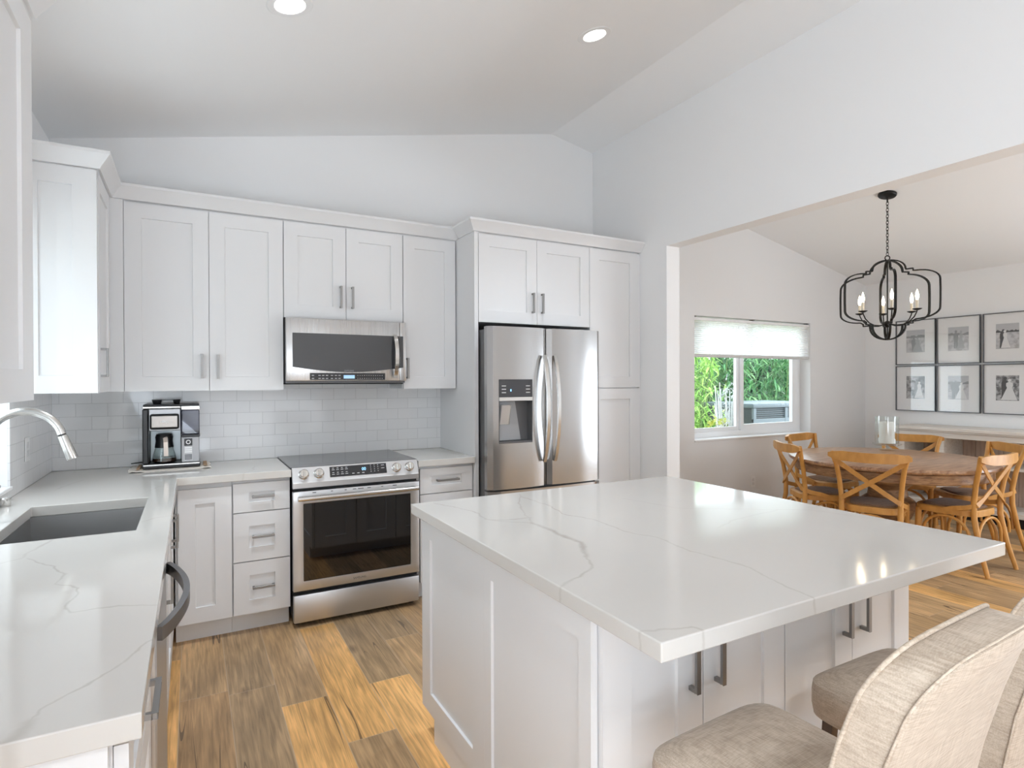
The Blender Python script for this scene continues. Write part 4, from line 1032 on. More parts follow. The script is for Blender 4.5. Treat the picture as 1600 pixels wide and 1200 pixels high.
# ------------------------------------------------------------------ bar stools
def make_stool(label):
    """local: origin on the floor below the seat centre, faces +Y"""
    t = thing('bar_stool', label, 'bar stool', (0, 0, 0), 'linen bar stools at the island')
    w, sy0, sy1, zs = 0.415, -0.17, 0.205, 0.645
    # domed seat cushion
    b = MB(); bm = b.bm; n = 16; V = {}
    def P(i, j):
        u = -1 + 2 * i / n; v = -1 + 2 * j / n
        # superellipse footprint
        m = max(abs(u), abs(v), 1e-6); q = max((abs(u / m) ** 7 + abs(v / m) ** 7) ** (1 / 7), 1e-6)
        uu, vv = u / q, v / q
        return uu * w / 2, (sy0 + sy1) / 2 + vv * (sy1 - sy0) / 2, m
    for i in range(n + 1):
        for j in range(n + 1):
            x, y, m = P(i, j)
            V[i, j] = bm.verts.new((x, y, zs - .030 * m ** 2.2 - .012 * max(0, m - .85) / .15))
    for i in range(n):
        for j in range(n): bm.faces.new((V[i, j], V[i + 1, j], V[i + 1, j + 1], V[i, j + 1]))
    rim = [V[i, 0] for i in range(n)] + [V[n, j] for j in range(n)] + [V[i, n] for i in range(n, 0, -1)] + [V[0, j] for j in range(n, 0, -1)]
    prev = rim
    for dz, s in ((-.02, 1.012), (-.055, 1.012), (-.085, 0.99)):
        cur = [bm.verts.new((v.co.x * s, (sy0 + sy1) / 2 + (v.co.y - (sy0 + sy1) / 2) * s, zs - .042 + dz)) for v in rim]
        for k in range(len(rim)): bm.faces.new((prev[k], cur[k], cur[(k + 1) % len(rim)], prev[(k + 1) % len(rim)]))
        prev = cur
    bm.faces.new(prev[::-1])
    bmesh.ops.recalc_face_normals(bm, faces=bm.faces)
    b.build('seat', M_LINEN, t, smooth=50)
    # leaning upholstered back with arched top
    th = 0.078; z0, z1 = 0.50, 1.035
    def rear_y(z):  # centre plane of the back
        s = max(0, (z - z0) / (z1 - z0)); return -0.215 - 0.045 * s - .085 * s * s
    def outline(nk=40):
        hw = w / 2 + .005; pts = []
        pts.append((-hw + .012, z0)); pts.append((-hw + .004, .62)); pts.append((-hw, .74)); pts.append((-hw, .86)); pts.append((-hw + .004, .93))
        for k in range(1, 9):
            a = k / 9; pts.append((-hw + .004 + .10 * a ** 1.5, .93 + (z1 - .012 - .93) * (1 - (1 - a) ** 1.7)))
        for k in range(0, 7): u = -1 + 2 * (k + .0) / 6; pts.append((u * (hw - .115), z1 - .008 * u * u))
        L = pts[:]
        rt = [(-x, z) for x, z in L[:13]][::-1]
        return L + rt
    O = outline()
    b = MB(); bm = b.bm
    def ring(dy, s):
        out = []
        for x, z in O:
            zz = z0 + (z - z0) * (1 - (1 - s) * .25) ; wrap = .035 * (x / (w / 2)) ** 2
            out.append(bm.verts.new((x * s, rear_y(zz) + dy + wrap * .6, zz - (1 - s) * .04)))
        return out
    R = [ring(th / 2 + .004, .80), ring(th / 2, .965), ring(th / 2 - .008, 1.0), ring(-th / 2 + .004, 1.0), ring(-th / 2, .992), ring(-th / 2 - .003, .80)]
    k = len(O)
    for A, B in zip(R, R[1:]):
        for q in range(k): bm.faces.new((A[q], A[(q + 1) % k], B[(q + 1) % k], B[q]))
    for rg, flip in ((R[0], True), (R[-1], False)):
        # fill across by strips: left index q to mirrored right index
        m = len(rg); L = rg[:m // 2]; Rr = rg[::-1][:m // 2]
        # mirrored pairs
        for q in range(len(L) - 1):
            f = (L[q], L[q + 1], Rr[q + 1], Rr[q])
            try: bm.faces.new(f)
            except ValueError: pass
        rest = rg[len(L) - 1: m - len(Rr) + 1]
        if len(rest) >= 3:
            try: bm.faces.new(rest)
            except ValueError: pass
    bmesh.ops.recalc_face_normals(bm, faces=bm.faces)
    bk = b.build('backrest', M_LINEN, t, smooth=40)
    for sgn in (1, -1):
        P = [(x, rear_y(z) + sgn * (th / 2 - (.008 if sgn > 0 else .003)) + .021 * (x / (w / 2)) ** 2, z) for x, z in O]
        P = [(x * 1.008, y, z + (.003 if z > .9 else 0)) for x, y, z in P]
        MB().tube(P, 0.0038 if sgn > 0 else .0020, 8).build('piping', M_LINEND, bk)
    for sx in (-1, 1):
        MB().tube([(sx * .165, .15, .53), (sx * .18, .185, 0)], [.020, .014], 4).build('leg', M_LEGDARK, t, smooth=20)
        MB().tube([(sx * .165, -.15, .53), (sx * .185, -.24, 0)], [.020, .014], 4).build('leg', M_LEGDARK, t, smooth=20)
    MB().box(-.165, .165, .165, .183, .20, .225).build('footrest', M_LEGDARK, t)
    for sx in (-1, 1): MB().sweep([(sx * .173, .165, .26), (sx * .176, -.19, .26)], (.014, .022), (0, 0, 1)).build('stretcher', M_LEGDARK, t)
    return t
stool = make_stool('beige linen bar stool nearest the sink counter, seat fully visible')
stool.location = (1.078, 0.785, 0); stool.rotation_euler = (0, 0, math.radians(3))
s2 = copy_tree(stool); s2['label'] = 'beige linen bar stool mostly out of frame, seat tucked under the island worktop'
s2.location = (1.662, 0.80, 0); s2.rotation_euler = (0, 0, math.radians(0))

# ------------------------------------------------------------------ dining table and chairs
TX, TY = 5.2, 2.8
t = thing('dining_table', 'large round weathered wood dining table on a pedestal', 'table', (TX, TY, 0))
MB().lathe([(0, .722), (.735, .722), (.755, .728), (.762, .74), (.758, .755), (.748, .76), (0, .76)], (TX, TY, 0), 72).build('tabletop', M_TABLE, t)
MB().lathe([(.66, .640), (.705, .640), (.712, .65), (.712, .712), (.70, .7215), (.66, .7215), (.66, .640)], (TX, TY, 0), 72).build('apron', M_APRON, t)
MB().lathe([(0, .20), (.13, .20), (.17, .26), (.20, .33), (.20, .40), (.15, .44), (.14, .50), (.20, .56), (.23, .61), (.23, .7215), (0, .7215)], (TX, TY, 0), 40).build('pedestal', M_APRON, t)
b = MB()
for k in range(4):
    a = math.radians(45 + 90 * k); d = Vector((math.cos(a), math.sin(a), 0)); c0 = Vector((TX, TY, 0))
    MB().sweep([c0 + d * .10 + Vector((0, 0, .16)), c0 + d * .25 + Vector((0, 0, .13)), c0 + d * .42 + Vector((0, 0, .06)), c0 + d * .47 + Vector((0, 0, .031))], (.08, .06), (0, 0, 1)).build('foot', M_APRON, t)

def make_chair(label):
    """cross-back chair; local origin on the floor below the seat centre, faces +Y"""
    t = thing('dining_chair', label, 'chair', (0, 0, 0), 'cross-back chairs around the dining table')
    # seat frame and woven seat
    def seat_outline(g):
        pts = []
        for k in range(40):
            a = 2 * math.pi * k / 40; ca, sa = math.cos(a), math.sin(a)
            ex = 0.5
            x = math.copysign(abs(ca) ** ex, ca); y = math.copysign(abs(sa) ** ex, sa)
            wv = .195 + .025 * y
            pts.append((x * (wv + g), y * (.20 + g)))
        return pts
    O, I = seat_outline(.012), seat_outline(-.022)
    b = MB(); bm = b.bm
    ro = [[bm.verts.new((x, y, z)) for x, y in pp] for pp, z in ((O, .408), (O, .446), (seat_outline(.006), .455), (I, .455), (I, .408))]
    for A, B in zip(ro, ro[1:] + ro[:1]):
        for k in range(40): bm.faces.new((A[k], A[(k + 1) % 40], B[(k + 1) % 40], B[k]))
    bmesh.ops.recalc_face_normals(bm, faces=bm.faces); b.build('seat_frame', M_CHAIR, t)
    b = MB(); bm = b.bm; prev = None
    for s, z in ((1.0, .440), (1.0, .456), (.93, .466), (.6, .474)):
        cur = [bm.verts.new((x * s, y * s, z)) for x, y in seat_outline(-.0235)]
        if prev:
            for k in range(40): bm.faces.new((prev[k], prev[(k + 1) % 40], cur[(k + 1) % 40], cur[k]))
        else: bm.faces.new(cur[::-1])
        prev = cur
    bm.faces.new(prev); b.build('seat', M_WEAVE, t)
    # legs
    for sx in (-1, 1):
        MB().tube([(sx * .190, .165, .425), (sx * .192, .175, .22), (sx * .195, .188, 0)], [.021, .019, .015], 14).build('leg', M_CHAIR, t)
        P = [(sx * .212, -.300, 0), (sx * .200, -.245, .20), (sx * .192, -.208, .40), (sx * .194, -.206, .52), (sx * .206, -.225, .66), (sx * .222, -.250, .77), (sx * .243, -.268, .845), (sx * .250, -.272, .868)]
        MB().tube(P, [.015, .018, .0195, .0185, .0175, .0175, .017, .013], 14).build('leg', M_CHAIR, t)
        # bent brace under the seat, along the side
        P = []
        for k in range(13):
            a = math.pi * k / 12; P.append((sx * .192, -.022 + .166 * math.cos(a), .17 + .225 * math.sin(a) ** .7))
        MB().tube(P, .011, 10).build('side_brace', M_CHAIR, t)
    for y, hw in ((.172, .168), (-.222, .172)):
        P = [(hw * math.cos(math.pi * k / 12), y, .19 + .205 * math.sin(math.pi * k / 12) ** .7) for k in range(13)]
        MB().tube(P, .011, 10).build('end_brace', M_CHAIR, t)
    # bowed top rail with rounded ends
    P = [(-.272 + .544 * k / 16, -.282 - .042 * math.sin(math.pi * k / 16), .846 - .008 * math.sin(math.pi * k / 16)) for k in range(17)]
    hts = [.030, .052, .064] + [.074] * 11 + [.064, .052, .030]
    MB().sweep(P, (lambda i: .012 if i in (0, 16) else .022, lambda i: hts[i]), (0, .0, 1)).build('top_rail', M_CHAIR, t)
    # crossed straps that run down past the posts to the seat sides
    for sx in (-1, 1):
        P = [(-sx * .232, -.275, .812), (-sx * .13, -.262, .735), (0, -.252 + (.007 if sx > 0 else 0), .640), (sx * .13, -.240, .550), (sx * .196, -.230, .505), (sx * .216, -.17, .482), (sx * .218, -.08, .462), (sx * .218, -.02, .440)]
        MB().sweep(P, (.007, .034), lambda i, sx=sx: Vector((sx * .75, 0, .8)) if i < 4 else Vector((0, .15, 1))).build('cross_strap', M_CHAIR, t)
    return t
chair0 = None
CH = [(4.79, 3.145, 238, 'honey wood cross-back chair at the window side of the table, nearest the island'),
      (4.70, 2.625, 291, 'honey wood cross-back chair with its back to the island, middle of the near side'),
      (5.18, 2.285, 359, 'honey wood cross-back chair beyond the island corner, its seat and splayed legs in full view'),
      (5.84, 2.47, 50, 'honey wood cross-back chair half hidden behind the chair by the island corner'),
      (6.0, 3.05, 112, 'honey wood cross-back chair on the sideboard side, behind the candle holder'),
      (5.44, 3.475, 185, 'honey wood cross-back chair directly below the window sill')]
for cx_, cy_, rot_, lab in CH:
    if chair0 is None: c = chair0 = make_chair(lab)
    else: c = copy_tree(chair0); c['label'] = lab
    c.location = (cx_, cy_, 0)
    c.rotation_euler = (0, 0, math.radians(rot_))

# candle holder and candle
hc = (5.71, 3.08, .7605)
t = thing('candle_holder', 'clear glass footed hurricane holder on the dining table', 'candle holder', hc)
MB().lathe([(0, 0), (.062, 0), (.062, .006), (.02, .012), (.014, .03), (.018, .042), (.10, .048), (.118, .056), (.118, .064), (.10, .058), (0, .056)], hc, 36).build('foot', M_GLASS, t)
MB().lathe([(.094, .0645), (.097, .0645), (.097, .315), (.094, .315), (.094, .0645)], hc, 36).build('cylinder', M_GLASS, t)
t = thing('pillar_candle', 'thick white pillar candle inside the glass hurricane holder', 'candle', (hc[0], hc[1], hc[2] + .0665))
MB().lathe([(0, .0665), (.062, .0665), (.064, .070), (.064, .262), (.061, .266), (.02, .262), (0, .261)], hc, 32).build('wax', M_CANDLE, t)
MB().tube([(hc[0], hc[1], hc[2] + .262), (hc[0] + .002, hc[1], hc[2] + .275)], .0015, 6).build('wick', M_WICK, t)

# ------------------------------------------------------------------ chandelier
zc = ceil_z(TX)
t = thing('chandelier', 'black iron lantern chandelier with six candle bulbs above the dining table', 'chandelier', (TX, TY, 2.2))
tilt = Matrix.Rotation(math.atan(SR), 4, 'Y')
MB().lathe([(0, -.032), (.02, -.030), (.064, -.022), (.070, -.014), (.070, 0), (0, 0)], (TX, TY, zc - .0005), 32, tilt).build('canopy', M_IRON, t)
MB().tube([(TX, TY, zc - .075), (TX, TY, zc - .028)], .006, 10).build('canopy_loop', M_IRON, t)
nl = 17; zA, zB = zc - .070, 2.478; step = (zA - zB) / nl
for k in range(nl):
    zm = zA - step * (k + .5); ax = (1, 0) if k % 2 else (0, 1); P = []
    for q in range(14):
        a = 2 * math.pi * q / 14; P.append((TX + ax[0] * .009 * math.cos(a), TY + ax[1] * .009 * math.cos(a), zm + (step * .66) * math.sin(a)))
    MB().tube(P, .0026, 6, closed=True).build('chain_link', M_IRON, t)
P = [(TX + .019 * math.cos(2 * math.pi * q / 20) * .8, TY - .019 * math.cos(2 * math.pi * q / 20) * .6, 2.459 + .019 * math.sin(2 * math.pi * q / 20)) for q in range(20)]
MB().tube(P, .0045, 8, closed=True).build('top_ring', M_IRON, t)
RP = [(0, 2.438)]
for k in range(1, 9):
    a = math.pi / 2 * k / 8; RP.append((.137 * math.sin(a), 2.352 + .086 * math.cos(a)))
RP += [(.139, 2.342), (.192, 2.342), (.193, 2.324)]
for k in range(0, 9):
    a = math.pi / 2 * k / 8; RP.append((.215 + .168 * math.sin(a), 2.232 + .090 * math.cos(a)))
RP += [(.385, 2.16), (.385, 2.07)]
for k in range(0, 9):
    a = math.pi / 2 * k / 8; RP.append((.215 + .168 * math.cos(a), 2.002 - .080 * math.sin(a)))
RP += [(.193, 1.908), (.192, 1.890), (.139, 1.890), (.137, 1.880)]
for k in range(0, 9):
    a = math.pi / 2 * k / 8; RP.append((.137 * math.cos(a), 1.872 - .109 * math.sin(a)))
# view azimuth of the camera seen from the fixture sets the turn of the loops
va = math.atan2(TY, TX)
rib_az = [va + math.radians(8 + 60 * k) for k in range(6)]
for az in rib_az:
    d = Vector((math.cos(az), math.sin(az), 0)); s = Vector((-math.sin(az), math.cos(az), 0))
    pts = [Vector((TX, TY, z)) + d * max(r, .004) for r, z in RP]
    MB().sweep(pts, (.019, .0095), lambda i, pts=pts, s=s: s.cross((pts[min(i + 1, len(pts) - 1)] - pts[max(i - 1, 0)]).normalized())).build('rib', M_IRON, t, smooth=0)
MB().tube([(TX, TY, 1.78), (TX, TY, 2.436)], .0055, 10).build('stem', M_IRON, t)
MB().lathe([(0, 1.865), (.014, 1.87), (.024, 1.885), (.026, 1.905), (.016, 1.92), (0, 1.925)], (TX, TY, 0), 20).build('hub', M_IRON, t)
for az in rib_az:
    d = Vector((math.cos(az), math.sin(az), 0)); c0 = Vector((TX, TY, 0)); ra = .222
    P = [c0 + d * r + Vector((0, 0, z)) for r, z in ((.02, 1.895), (.07, 1.882), (.12, 1.885), (.165, 1.905), (.20, 1.94), (.217, 1.975), (ra, 1.992))]
    arm = MB().tube(P, .0048, 8).build('arm', M_IRON, t)
    ct = c0 + d * ra
    MB().lathe([(0, 1.9925), (.012, 1.9925), (.028, 1.999), (.036, 2.006), (.034, 2.006), (.012, 2.001), (0, 2.001)], ct, 20).build('drip_pan', M_IRON, arm)
    MB().lathe([(0, 2.0015), (.0105, 2.0015), (.0105, 2.078), (0, 2.078)], ct, 14).build('candle_sleeve', M_IVORY, arm)
    MB().lathe([(0, 2.0785), (.007, 2.0785), (.012, 2.098), (.013, 2.112), (.009, 2.135), (.003, 2.158), (0, 2.166)], ct, 14).build('bulb', M_BULB, arm)

# ------------------------------------------------------------------ recessed ceiling lights
def downlight(name, label, x, y, power, spot=150, blend=0.4):
    z = ceil_z(x); t = thing(name, label, 'ceiling light', (x, y, z), 'recessed ceiling lights')
    rot = Matrix.Rotation(-math.atan(SL) if x < RX else math.atan(SR), 4, 'Y')
    MB().lathe([(.062, -.001), (.066, -.004), (.092, -.004), (.097, -.0005), (.062, -.0005), (.062, -.001)], (x, y, z), 36, rot).build('trim_ring', M_TRIM, t)
    MB().lathe([(0, -.0045), (.060, -.0035), (.0615, -.001), (0, -.0009)], (x, y, z), 36, rot).build('lens', M_LENS, t)
    d = bpy.data.lights.new('downlight_lamp', 'SPOT'); d.energy = power; d.spot_size = math.radians(spot); d.spot_blend = blend; d.shadow_soft_size = .05; d.color = (.91, .975, 1.04)
    o = bpy.data.objects.new('downlight_lamp', d); COL.objects.link(o); o.location = (x, y, z - .03); o.rotation_euler = (0, -math.atan(SL) * .0, 0)
    return t
downlight('recessed_light', 'recessed ceiling light over the aisle between sink and range', 0.377, 2.646, 85, 84, 0.7)
downlight('recessed_light', 'recessed ceiling light above the far side of the island', 2.008, 2.663, 55, 84, 0.7)
for _x, _y in ((0.377, -1.2), (2.008, -1.2)): downlight('recessed_light', 'added unseen recessed fill light over the living area behind the viewer', _x, _y, 80, 120, 0.7)  # unseen cans added behind the camera for ambient fill
for _x, _y in ((5.2, 0.9), (6.3, 0.9)): downlight('recessed_light', 'added recessed fill light near the sideboard side of the dining room, outside the picture', _x, _y, 25, 120, 0.7)  # out-of-frame cans added to brighten the table and sideboard

# ------------------------------------------------------------------ sideboard
SX0, SX1, SY0, SY1 = 6.82, 7.235, 0.9, 3.575
t = thing('sideboard', 'long whitewashed wood sideboard with open shelves below the framed photographs', 'sideboard', (7.03, 2.3, 0))
MB().box(SX0 - .03, SX1, SY0, SY1, .888, .922, .004).build('top', M_WASH, t)
b = MB().box(SX0 - .018, SX1, SY0 + .012, SY1 - .012, .872, .8875, .003); b.box(SX0, SX1, SY0 + .02, SY1 - .02, .815, .8715, .002); b.build('frieze', M_WASH, t)
ps = [0.92, 1.83, 2.47, 3.11, 3.515]
for y in (0.93, 1.87, 3.15, 3.53): MB().box(SX0, SX1 - .02, y - .035, y + .035, .1505, .8145, .002).build('upright', M_WASH, t)
MB().box(SX0 - .005, SX1, SY0 + .02, SY1 - .02, .10, .15, .003).build('bottom_shelf', M_WASH, t)
for y0, y1 in ((0.966, 1.834), (1.906, 3.114), (3.186, 3.494)): MB().box(SX0 + .02, SX1 - .02, y0, y1, .545, .572, .002).build('shelf', M_WASH, t)
b = MB(); y = SY0 + .03
while y < SY1 - .03:
    b.box(SX1 - .019, SX1, y, min(y + .118, SY1 - .021), .1505, .8145); y += .122
b.build('back_board', M_WASHB, t, smooth=0)
MB().box(SX0 + .05, SX1, SY0 + .03, SY1 - .03, 0, .0995).build('plinth', M_MBLACK, t, smooth=0)

# ------------------------------------------------------------------ framed photographs
def photo_mats(seed, dark, light):
    m, nt, ns, lk, b = new_mat('photo_print')
    g = N(ns, 'ShaderNodeNewGeometry'); nz = N(ns, 'ShaderNodeTexNoise'); nz.inputs['Scale'].default_value = 22 + seed; nz.inputs['Detail'].default_value = 6
    lk.new(g.outputs['Position'], nz.inputs['Vector'])
    rp = N(ns, 'ShaderNodeValToRGB'); rp.color_ramp.elements[0].position = .40; rp.color_ramp.elements[1].position = .60
    rp.color_ramp.elements[0].color = (dark, dark, dark * 1.04, 1); rp.color_ramp.elements[1].color = (light, light, light * 1.03, 1)
    lk.new(nz.outputs['Fac'], rp.inputs[0]); lk.new(rp.outputs[0], b.inputs['Base Color']); b.inputs['Roughness'].default_value = .6
    return m
M_PD = simple('photo_dark', (.05, .05, .055), .6); M_PG = simple('photo_mid', (.26, .27, .28), .6); M_PW = simple('photo_pale', (.78, .78, .78), .6); M_PSKY = simple('photo_sky', (.52, .53, .55), .6); M_PMID2 = simple('photo_grey', (.40, .41, .43), .6)

def fig(b, cy, z0, h, wide, x, skirt=False, lean=0.0):
    """small printed silhouette of a standing person, in the picture plane"""
    s = 1
    hd = h * .075
    pts = []
    for k in range(12):
        a = 2 * math.pi * k / 12; pts.append((x, cy + lean * h + hd * math.cos(a) * .85, z0 + h - hd + hd * math.sin(a)))
    b.prism(pts, (-.0004, 0, 0))
    w = wide
    if skirt: body = [(-.75, 0), (.85, 0), (.38, .45), (.24, .58), (.34, .68), (.32, .80), (.1, .85), (-.1, .85), (-.32, .80), (-.34, .68), (-.24, .58), (-.36, .45)]
    else: body = [(-.34, 0), (-.06, 0), (0, .40), (.06, 0), (.34, 0), (.36, .42), (.44, .55), (.46, .76), (.34, .83), (.1, .86), (-.1, .86), (-.34, .83), (-.46, .76), (-.44, .55), (-.36, .42)]
    b.prism([(x, cy + u * w + lean * h * v, z0 + v * h) for u, v in body], (-.0004, 0, 0))
XPF = XF - .0005
cols = [(3.387, 3.802), (2.968, 3.374), (2.535, 2.945)]; rows = [(1.594, 2.103), (1.064, 1.578)]
lab = {(0, 0): 'framed photo of a couple on dunes, top row nearest the window wall', (1, 0): 'framed black and white photo of two people walking hand in hand on a beach',
       (2, 0): 'framed black and white photo of a couple embracing before a rocky shore, top row', (0, 1): 'framed photo of a couple near bare trees, lower row nearest the window wall',
       (1, 1): 'framed black and white photo of a couple embracing by the sea, lower row', (2, 1): 'framed black and white photo of a bride in a long white gown'}
for ci, (y0, y1) in enumerate(cols):
    for ri, (z0, z1) in enumerate(rows):
        t = thing('picture_frame', lab[ci, ri], 'framed photo', (XF - .01, (y0 + y1) / 2, z0), 'framed wedding photographs above the sideboard')
        fw = .008
        b = MB().cells([y0, y0 + fw, y1 - fw, y1], [z0, z0 + fw, z1 - fw, z1], {(1, 1)}, XF - .030, XPF, axes=(1, 2, 0)); b.build('frame', M_FRAME, t, smooth=0)
        MB().box(XF - .016, XF - .001, y0 + fw + .0005, y1 - fw - .0005, z0 + fw + .0005, z1 - fw - .0005).build('mat', M_MAT, t, smooth=0)
        cy, cz = (y0 + y1) / 2, (z0 + z1) / 2 + .012; pw, ph = .096, .128
        seas = ri == 0 or ci == 1
        x = XF - .0162
        pr = MB().box(x - .0004, x, cy - pw, cy + pw, cz - ph, cz + ph).build('photo', photo_mats(ci * 3 + ri, .42 if seas else .10, .62 if seas else .50), t, smooth=0)
        x -= .0005
        b = MB()
        if seas:
            b.prism([(x, cy - pw, cz + .055), (x, cy + pw, cz + .055), (x, cy + pw, cz + ph), (x, cy - pw, cz + ph)], (-.0002, 0, 0)); b.build('sky', M_PSKY, pr, smooth=0)
            b = MB(); n_ = 14; rr = random.Random(ci + 5)
            base = [(x - .0003, cy - pw + 2 * pw * k / n_, cz + .050 + rr.random() * .022) for k in range(n_ + 1)]
            b.prism([(x - .0003, cy - pw, cz + .038)] + [(x - .0003, cy + pw, cz + .038)] + base[::-1], (-.0002, 0, 0)); b.build('shoreline', M_PD if ci == 2 else M_PG, pr, smooth=0)
            x -= .0006
        zb_ = cz - ph + .006
        b1, b2 = MB(), MB()
        if (ci, ri) == (0, 0): fig(b1, cy + .016, zb_, .17, .06, x); fig(b2, cy - .022, zb_, .165, .07, x - .0005, True); ma, mb_ = M_PG, M_PMID2
        elif (ci, ri) == (1, 0): fig(b1, cy + .022, zb_ + .02, .195, .05, x); fig(b2, cy - .026, zb_ + .02, .19, .045, x - .0005, True); ma, mb_ = M_PG, M_PMID2
        elif (ci, ri) == (2, 0): fig(b1, cy + .045, zb_ + .004, .19, .055, x, lean=-.06); fig(b2, cy + .010, zb_ + .004, .18, .05, x - .0005, True, .06); ma, mb_ = M_PD, M_PW
        elif (ci, ri) == (0, 1): fig(b1, cy - .012, zb_, .20, .055, x); fig(b2, cy - .040, zb_, .19, .06, x - .0005, True); ma, mb_ = M_PG, M_PW
        elif (ci, ri) == (1, 1): fig(b1, cy + .025, zb_ - .0, .20, .095, x); fig(b2, cy - .030, zb_, .18, .07, x - .0005, True); ma, mb_ = M_PG, M_PW
        else: fig(b1, cy + .030, zb_, .235, .06, x, lean=-.05); fig(b2, cy - .018, zb_, .215, .085, x - .0005, True); ma, mb_ = M_PD, M_PW
        b1.build('printed_person', ma, pr, smooth=0); b2.build('printed_person', mb_, pr, smooth=0)
        MB().box(XF - .0215, XF - .021, y0 + fw + .001, y1 - fw - .001, z0 + fw + .001, z1 - fw - .001).build('glazing', M_GLAZE, t, smooth=0)

# ------------------------------------------------------------------ outside the windows
struct(MB().box(-2.75, -2.6, 0.2, 6.5, -0.12, 2.1).build('wall_sky_blocker', simple('sky_blocker_render', (.55, .54, .52), .9, bump=.3, bscale=60), smooth=0))  # added unseen wall that blocks part of the sky light at the sink window
g = MB().box(-4, 16, YW + .20, 16, -0.12, -0.02).build('ground_outside', simple('outside_ground', (.30, .27, .22), .9, bump=.4, bscale=30, vary=.2)); struct(g)
t = thing('air_conditioner', 'grey outdoor air conditioning condenser beyond the window', 'air conditioner', (8.05, 6.0, 0))
ax0, ax1, ay0, ay1 = 6.95, 8.35, 5.55, 6.45
MB().box(ax0, ax1, ay0, ay1, -.02, .10, .01).build('pad_base', M_ACBODY, t)
MB().box(ax0 + .03, ax1 - .03, ay0 + .03, ay1 - .03, .1005, 1.02).build('coil', M_ACDARK, t, smooth=0)
MB().box(ax0 - .01, ax1 + .01, ay0 - .01, ay1 + .01, 1.0205, 1.09, .02, 2).build('top_cover', M_ACBODY, t)
MB().box(ax0, ax1, ay0, ay0 + .028, .80, .87, .004).build('service_band', M_ACBODY, t)
for x in (ax0 + .03, ax0 + .72, ax1 - .03): MB().box(x - .03, x + .03, ay0 - .004, ay0 + .03, .1005, 1.02, .004).build('corner_post', M_ACBODY, t)
b = MB(); z = .13
while z < 1.0:
    if not (.79 < z < .88): b.box(ax0 + .061, ax1 - .061, ay0 + .010, ay0 + .020, z, z + .006)
    z += .028
b.build('louvre_grille', M_ACBODY, t, smooth=0)

def blade(bm, p, d, L, w, droop, up=Vector((0, 0, 1))):
    d = d.normalized(); s = d.cross(up); s = s.normalized() if s.length > 1e-3 else Vector((1, 0, 0))
    pts = []
    for k, ww in ((0, .25), (.35, 1.0), (.7, .8), (1.0, .04)):
        c = p + d * (L * k) - Vector((0, 0, droop * k * k)); pts.append((bm.verts.new(c - s * w * ww / 2), bm.verts.new(c + s * w * ww / 2)))
    for (a, b_), (c, e) in zip(pts, pts[1:]): bm.faces.new((a, b_, e, c))

def shrub(name, label, base, h, r, n, leafmat, L, w, seed, cat='shrub', canes=6, canemat=None, group='plants outside the window'):
    rr = random.Random(seed); t = thing(name, label, cat, base, group)
    b = MB(); bm = b.bm; B = Vector(base)
    for k in range(n):
        a = rr.uniform(0, 2 * math.pi); zz = h * rr.uniform(.08, 1.0); rad = r * math.sqrt(rr.random()) * (1 - .35 * (zz / h) ** 2)
        p = B + Vector((math.cos(a) * rad, math.sin(a) * rad, zz))
        for q in range(4):
            d = Vector((rr.uniform(-1, 1), rr.uniform(-1, .6), rr.uniform(-.5, .7)))
            blade(bm, p, d, L * rr.uniform(.6, 1.2), w * rr.uniform(.7, 1.2), L * rr.uniform(.05, .5))
    b.build('foliage', leafmat, t, smooth=0)
    b = MB()
    for k in range(canes):
        a = rr.uniform(0, 2 * math.pi); p0 = B + Vector((math.cos(a), math.sin(a), 0)) * r * .25; p1 = B + Vector((math.cos(a) * r * .7, math.sin(a) * r * .7, h * rr.uniform(.7, 1)))
        b.tube([p0, (p0 + p1) / 2 + Vector((0, 0, h * .08)), p1], [.016, .012, .006], 6)
    b.build('stems', canemat or M_CANE, t)
    return t
M_CANE = simple('green_canes', (.16, .24, .08), .6)
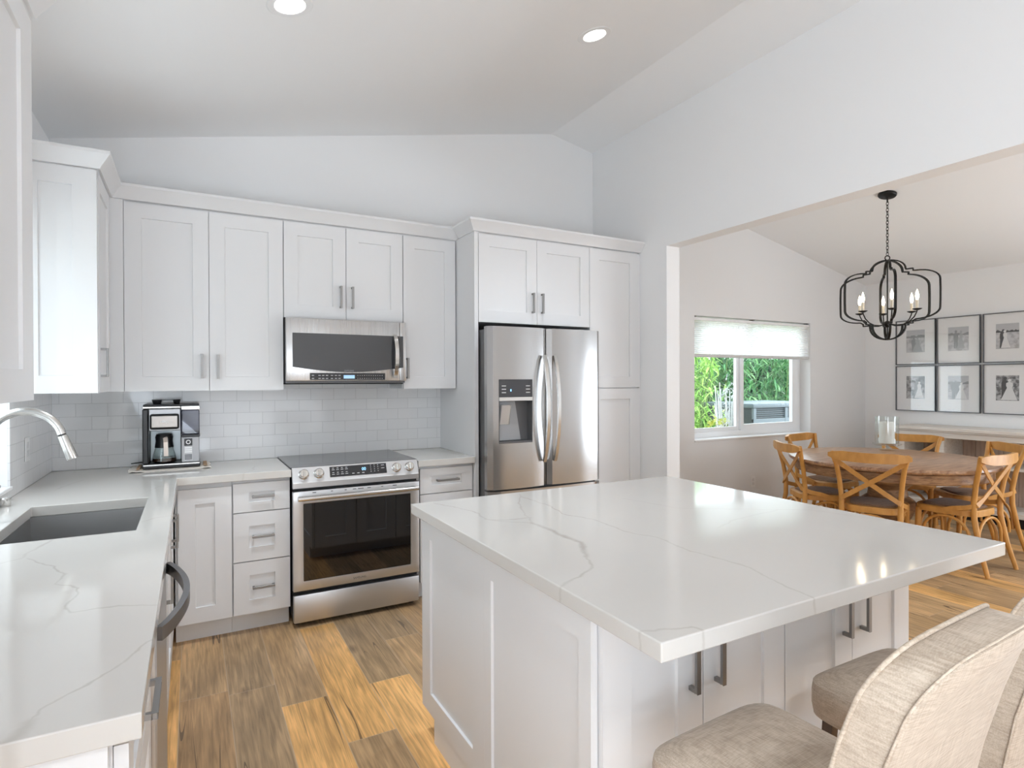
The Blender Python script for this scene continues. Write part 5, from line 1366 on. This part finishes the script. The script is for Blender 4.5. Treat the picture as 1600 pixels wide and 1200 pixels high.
M_LG1 = leafy('bamboo_leaf', (.14, .36, .06), (.46, .66, .20)); M_LG2 = leafy('palm_leaf', (.04, .20, .07), (.24, .46, .20)); M_LG3 = leafy('hedge_leaf', (.012, .06, .025), (.05, .15, .06)); M_LY = leafy('yellow_leaf', (.45, .50, .08), (.62, .62, .18)); M_SIL = leafy('silver_leaf', (.55, .58, .60), (.80, .82, .84), .15)
shrub('bamboo_plant', 'yellow-green leafy bamboo outside the window pane nearer the kitchen', (5.75, 5.75, 0), 1.95, .62, 430, M_LG1, .17, .030, 1)
shrub('bamboo_plant', 'yellow-green leafy bamboo behind the window mullion', (7.05, 6.95, 0), 2.0, .70, 430, M_LG1, .20, .034, 2)
shrub('palm_shrub', 'dark green palm rising directly behind the air conditioner', (8.25, 7.25, 0), 2.1, .62, 420, M_LG2, .32, .036, 3)
shrub('palm_shrub', 'dark green palm beyond the far end of the air conditioner', (9.95, 7.30, 0), 2.1, .72, 440, M_LG2, .32, .036, 4)
shrub('silver_shrub', 'bare silvery twiggy shrub outside the window pane nearer the kitchen', (5.62, 4.86, 0), 1.45, .20, 170, M_SIL, .08, .010, 5, canes=16, canemat=simple('silver_twigs', (.72, .73, .74), .7))
shrub('ground_shrub', 'low yellow-leaved shrub at the foot of the silvery shrub', (5.30, 4.72, 0), .98, .16, 90, M_LY, .08, .032, 6)
shrub('garden_hedge', 'dense dark hedge behind the bamboo and palms', (8.6, 9.6, 0), 2.35, 1.5, 900, M_LG3, .34, .08, 7, cat='hedge', canes=10, group='hedges behind the garden')
shrub('garden_hedge', 'dense dark hedge behind the bamboo, window side nearer the kitchen', (6.3, 8.3, 0), 2.2, 1.1, 700, M_LG3, .30, .07, 8, cat='hedge', canes=10, group='hedges behind the garden')
shrub('garden_hedge', 'dense dark hedge at the far end of the garden view', (12.6, 9.9, 0), 2.35, 1.7, 900, M_LG3, .34, .08, 9, cat='hedge', canes=10, group='hedges behind the garden')
t = thing('garden_fence', 'grey board fence closing the garden behind the hedges', 'fence', (9, 11.5, 0), None)
for k in range(16): MB().box(3.5 + k * 1.0, 4.49 + k * 1.0, 11.5, 11.53, -.02, 2.0, .004).build('board_panel', simple('weathered_fence', (.05, .075, .07), .8), t)
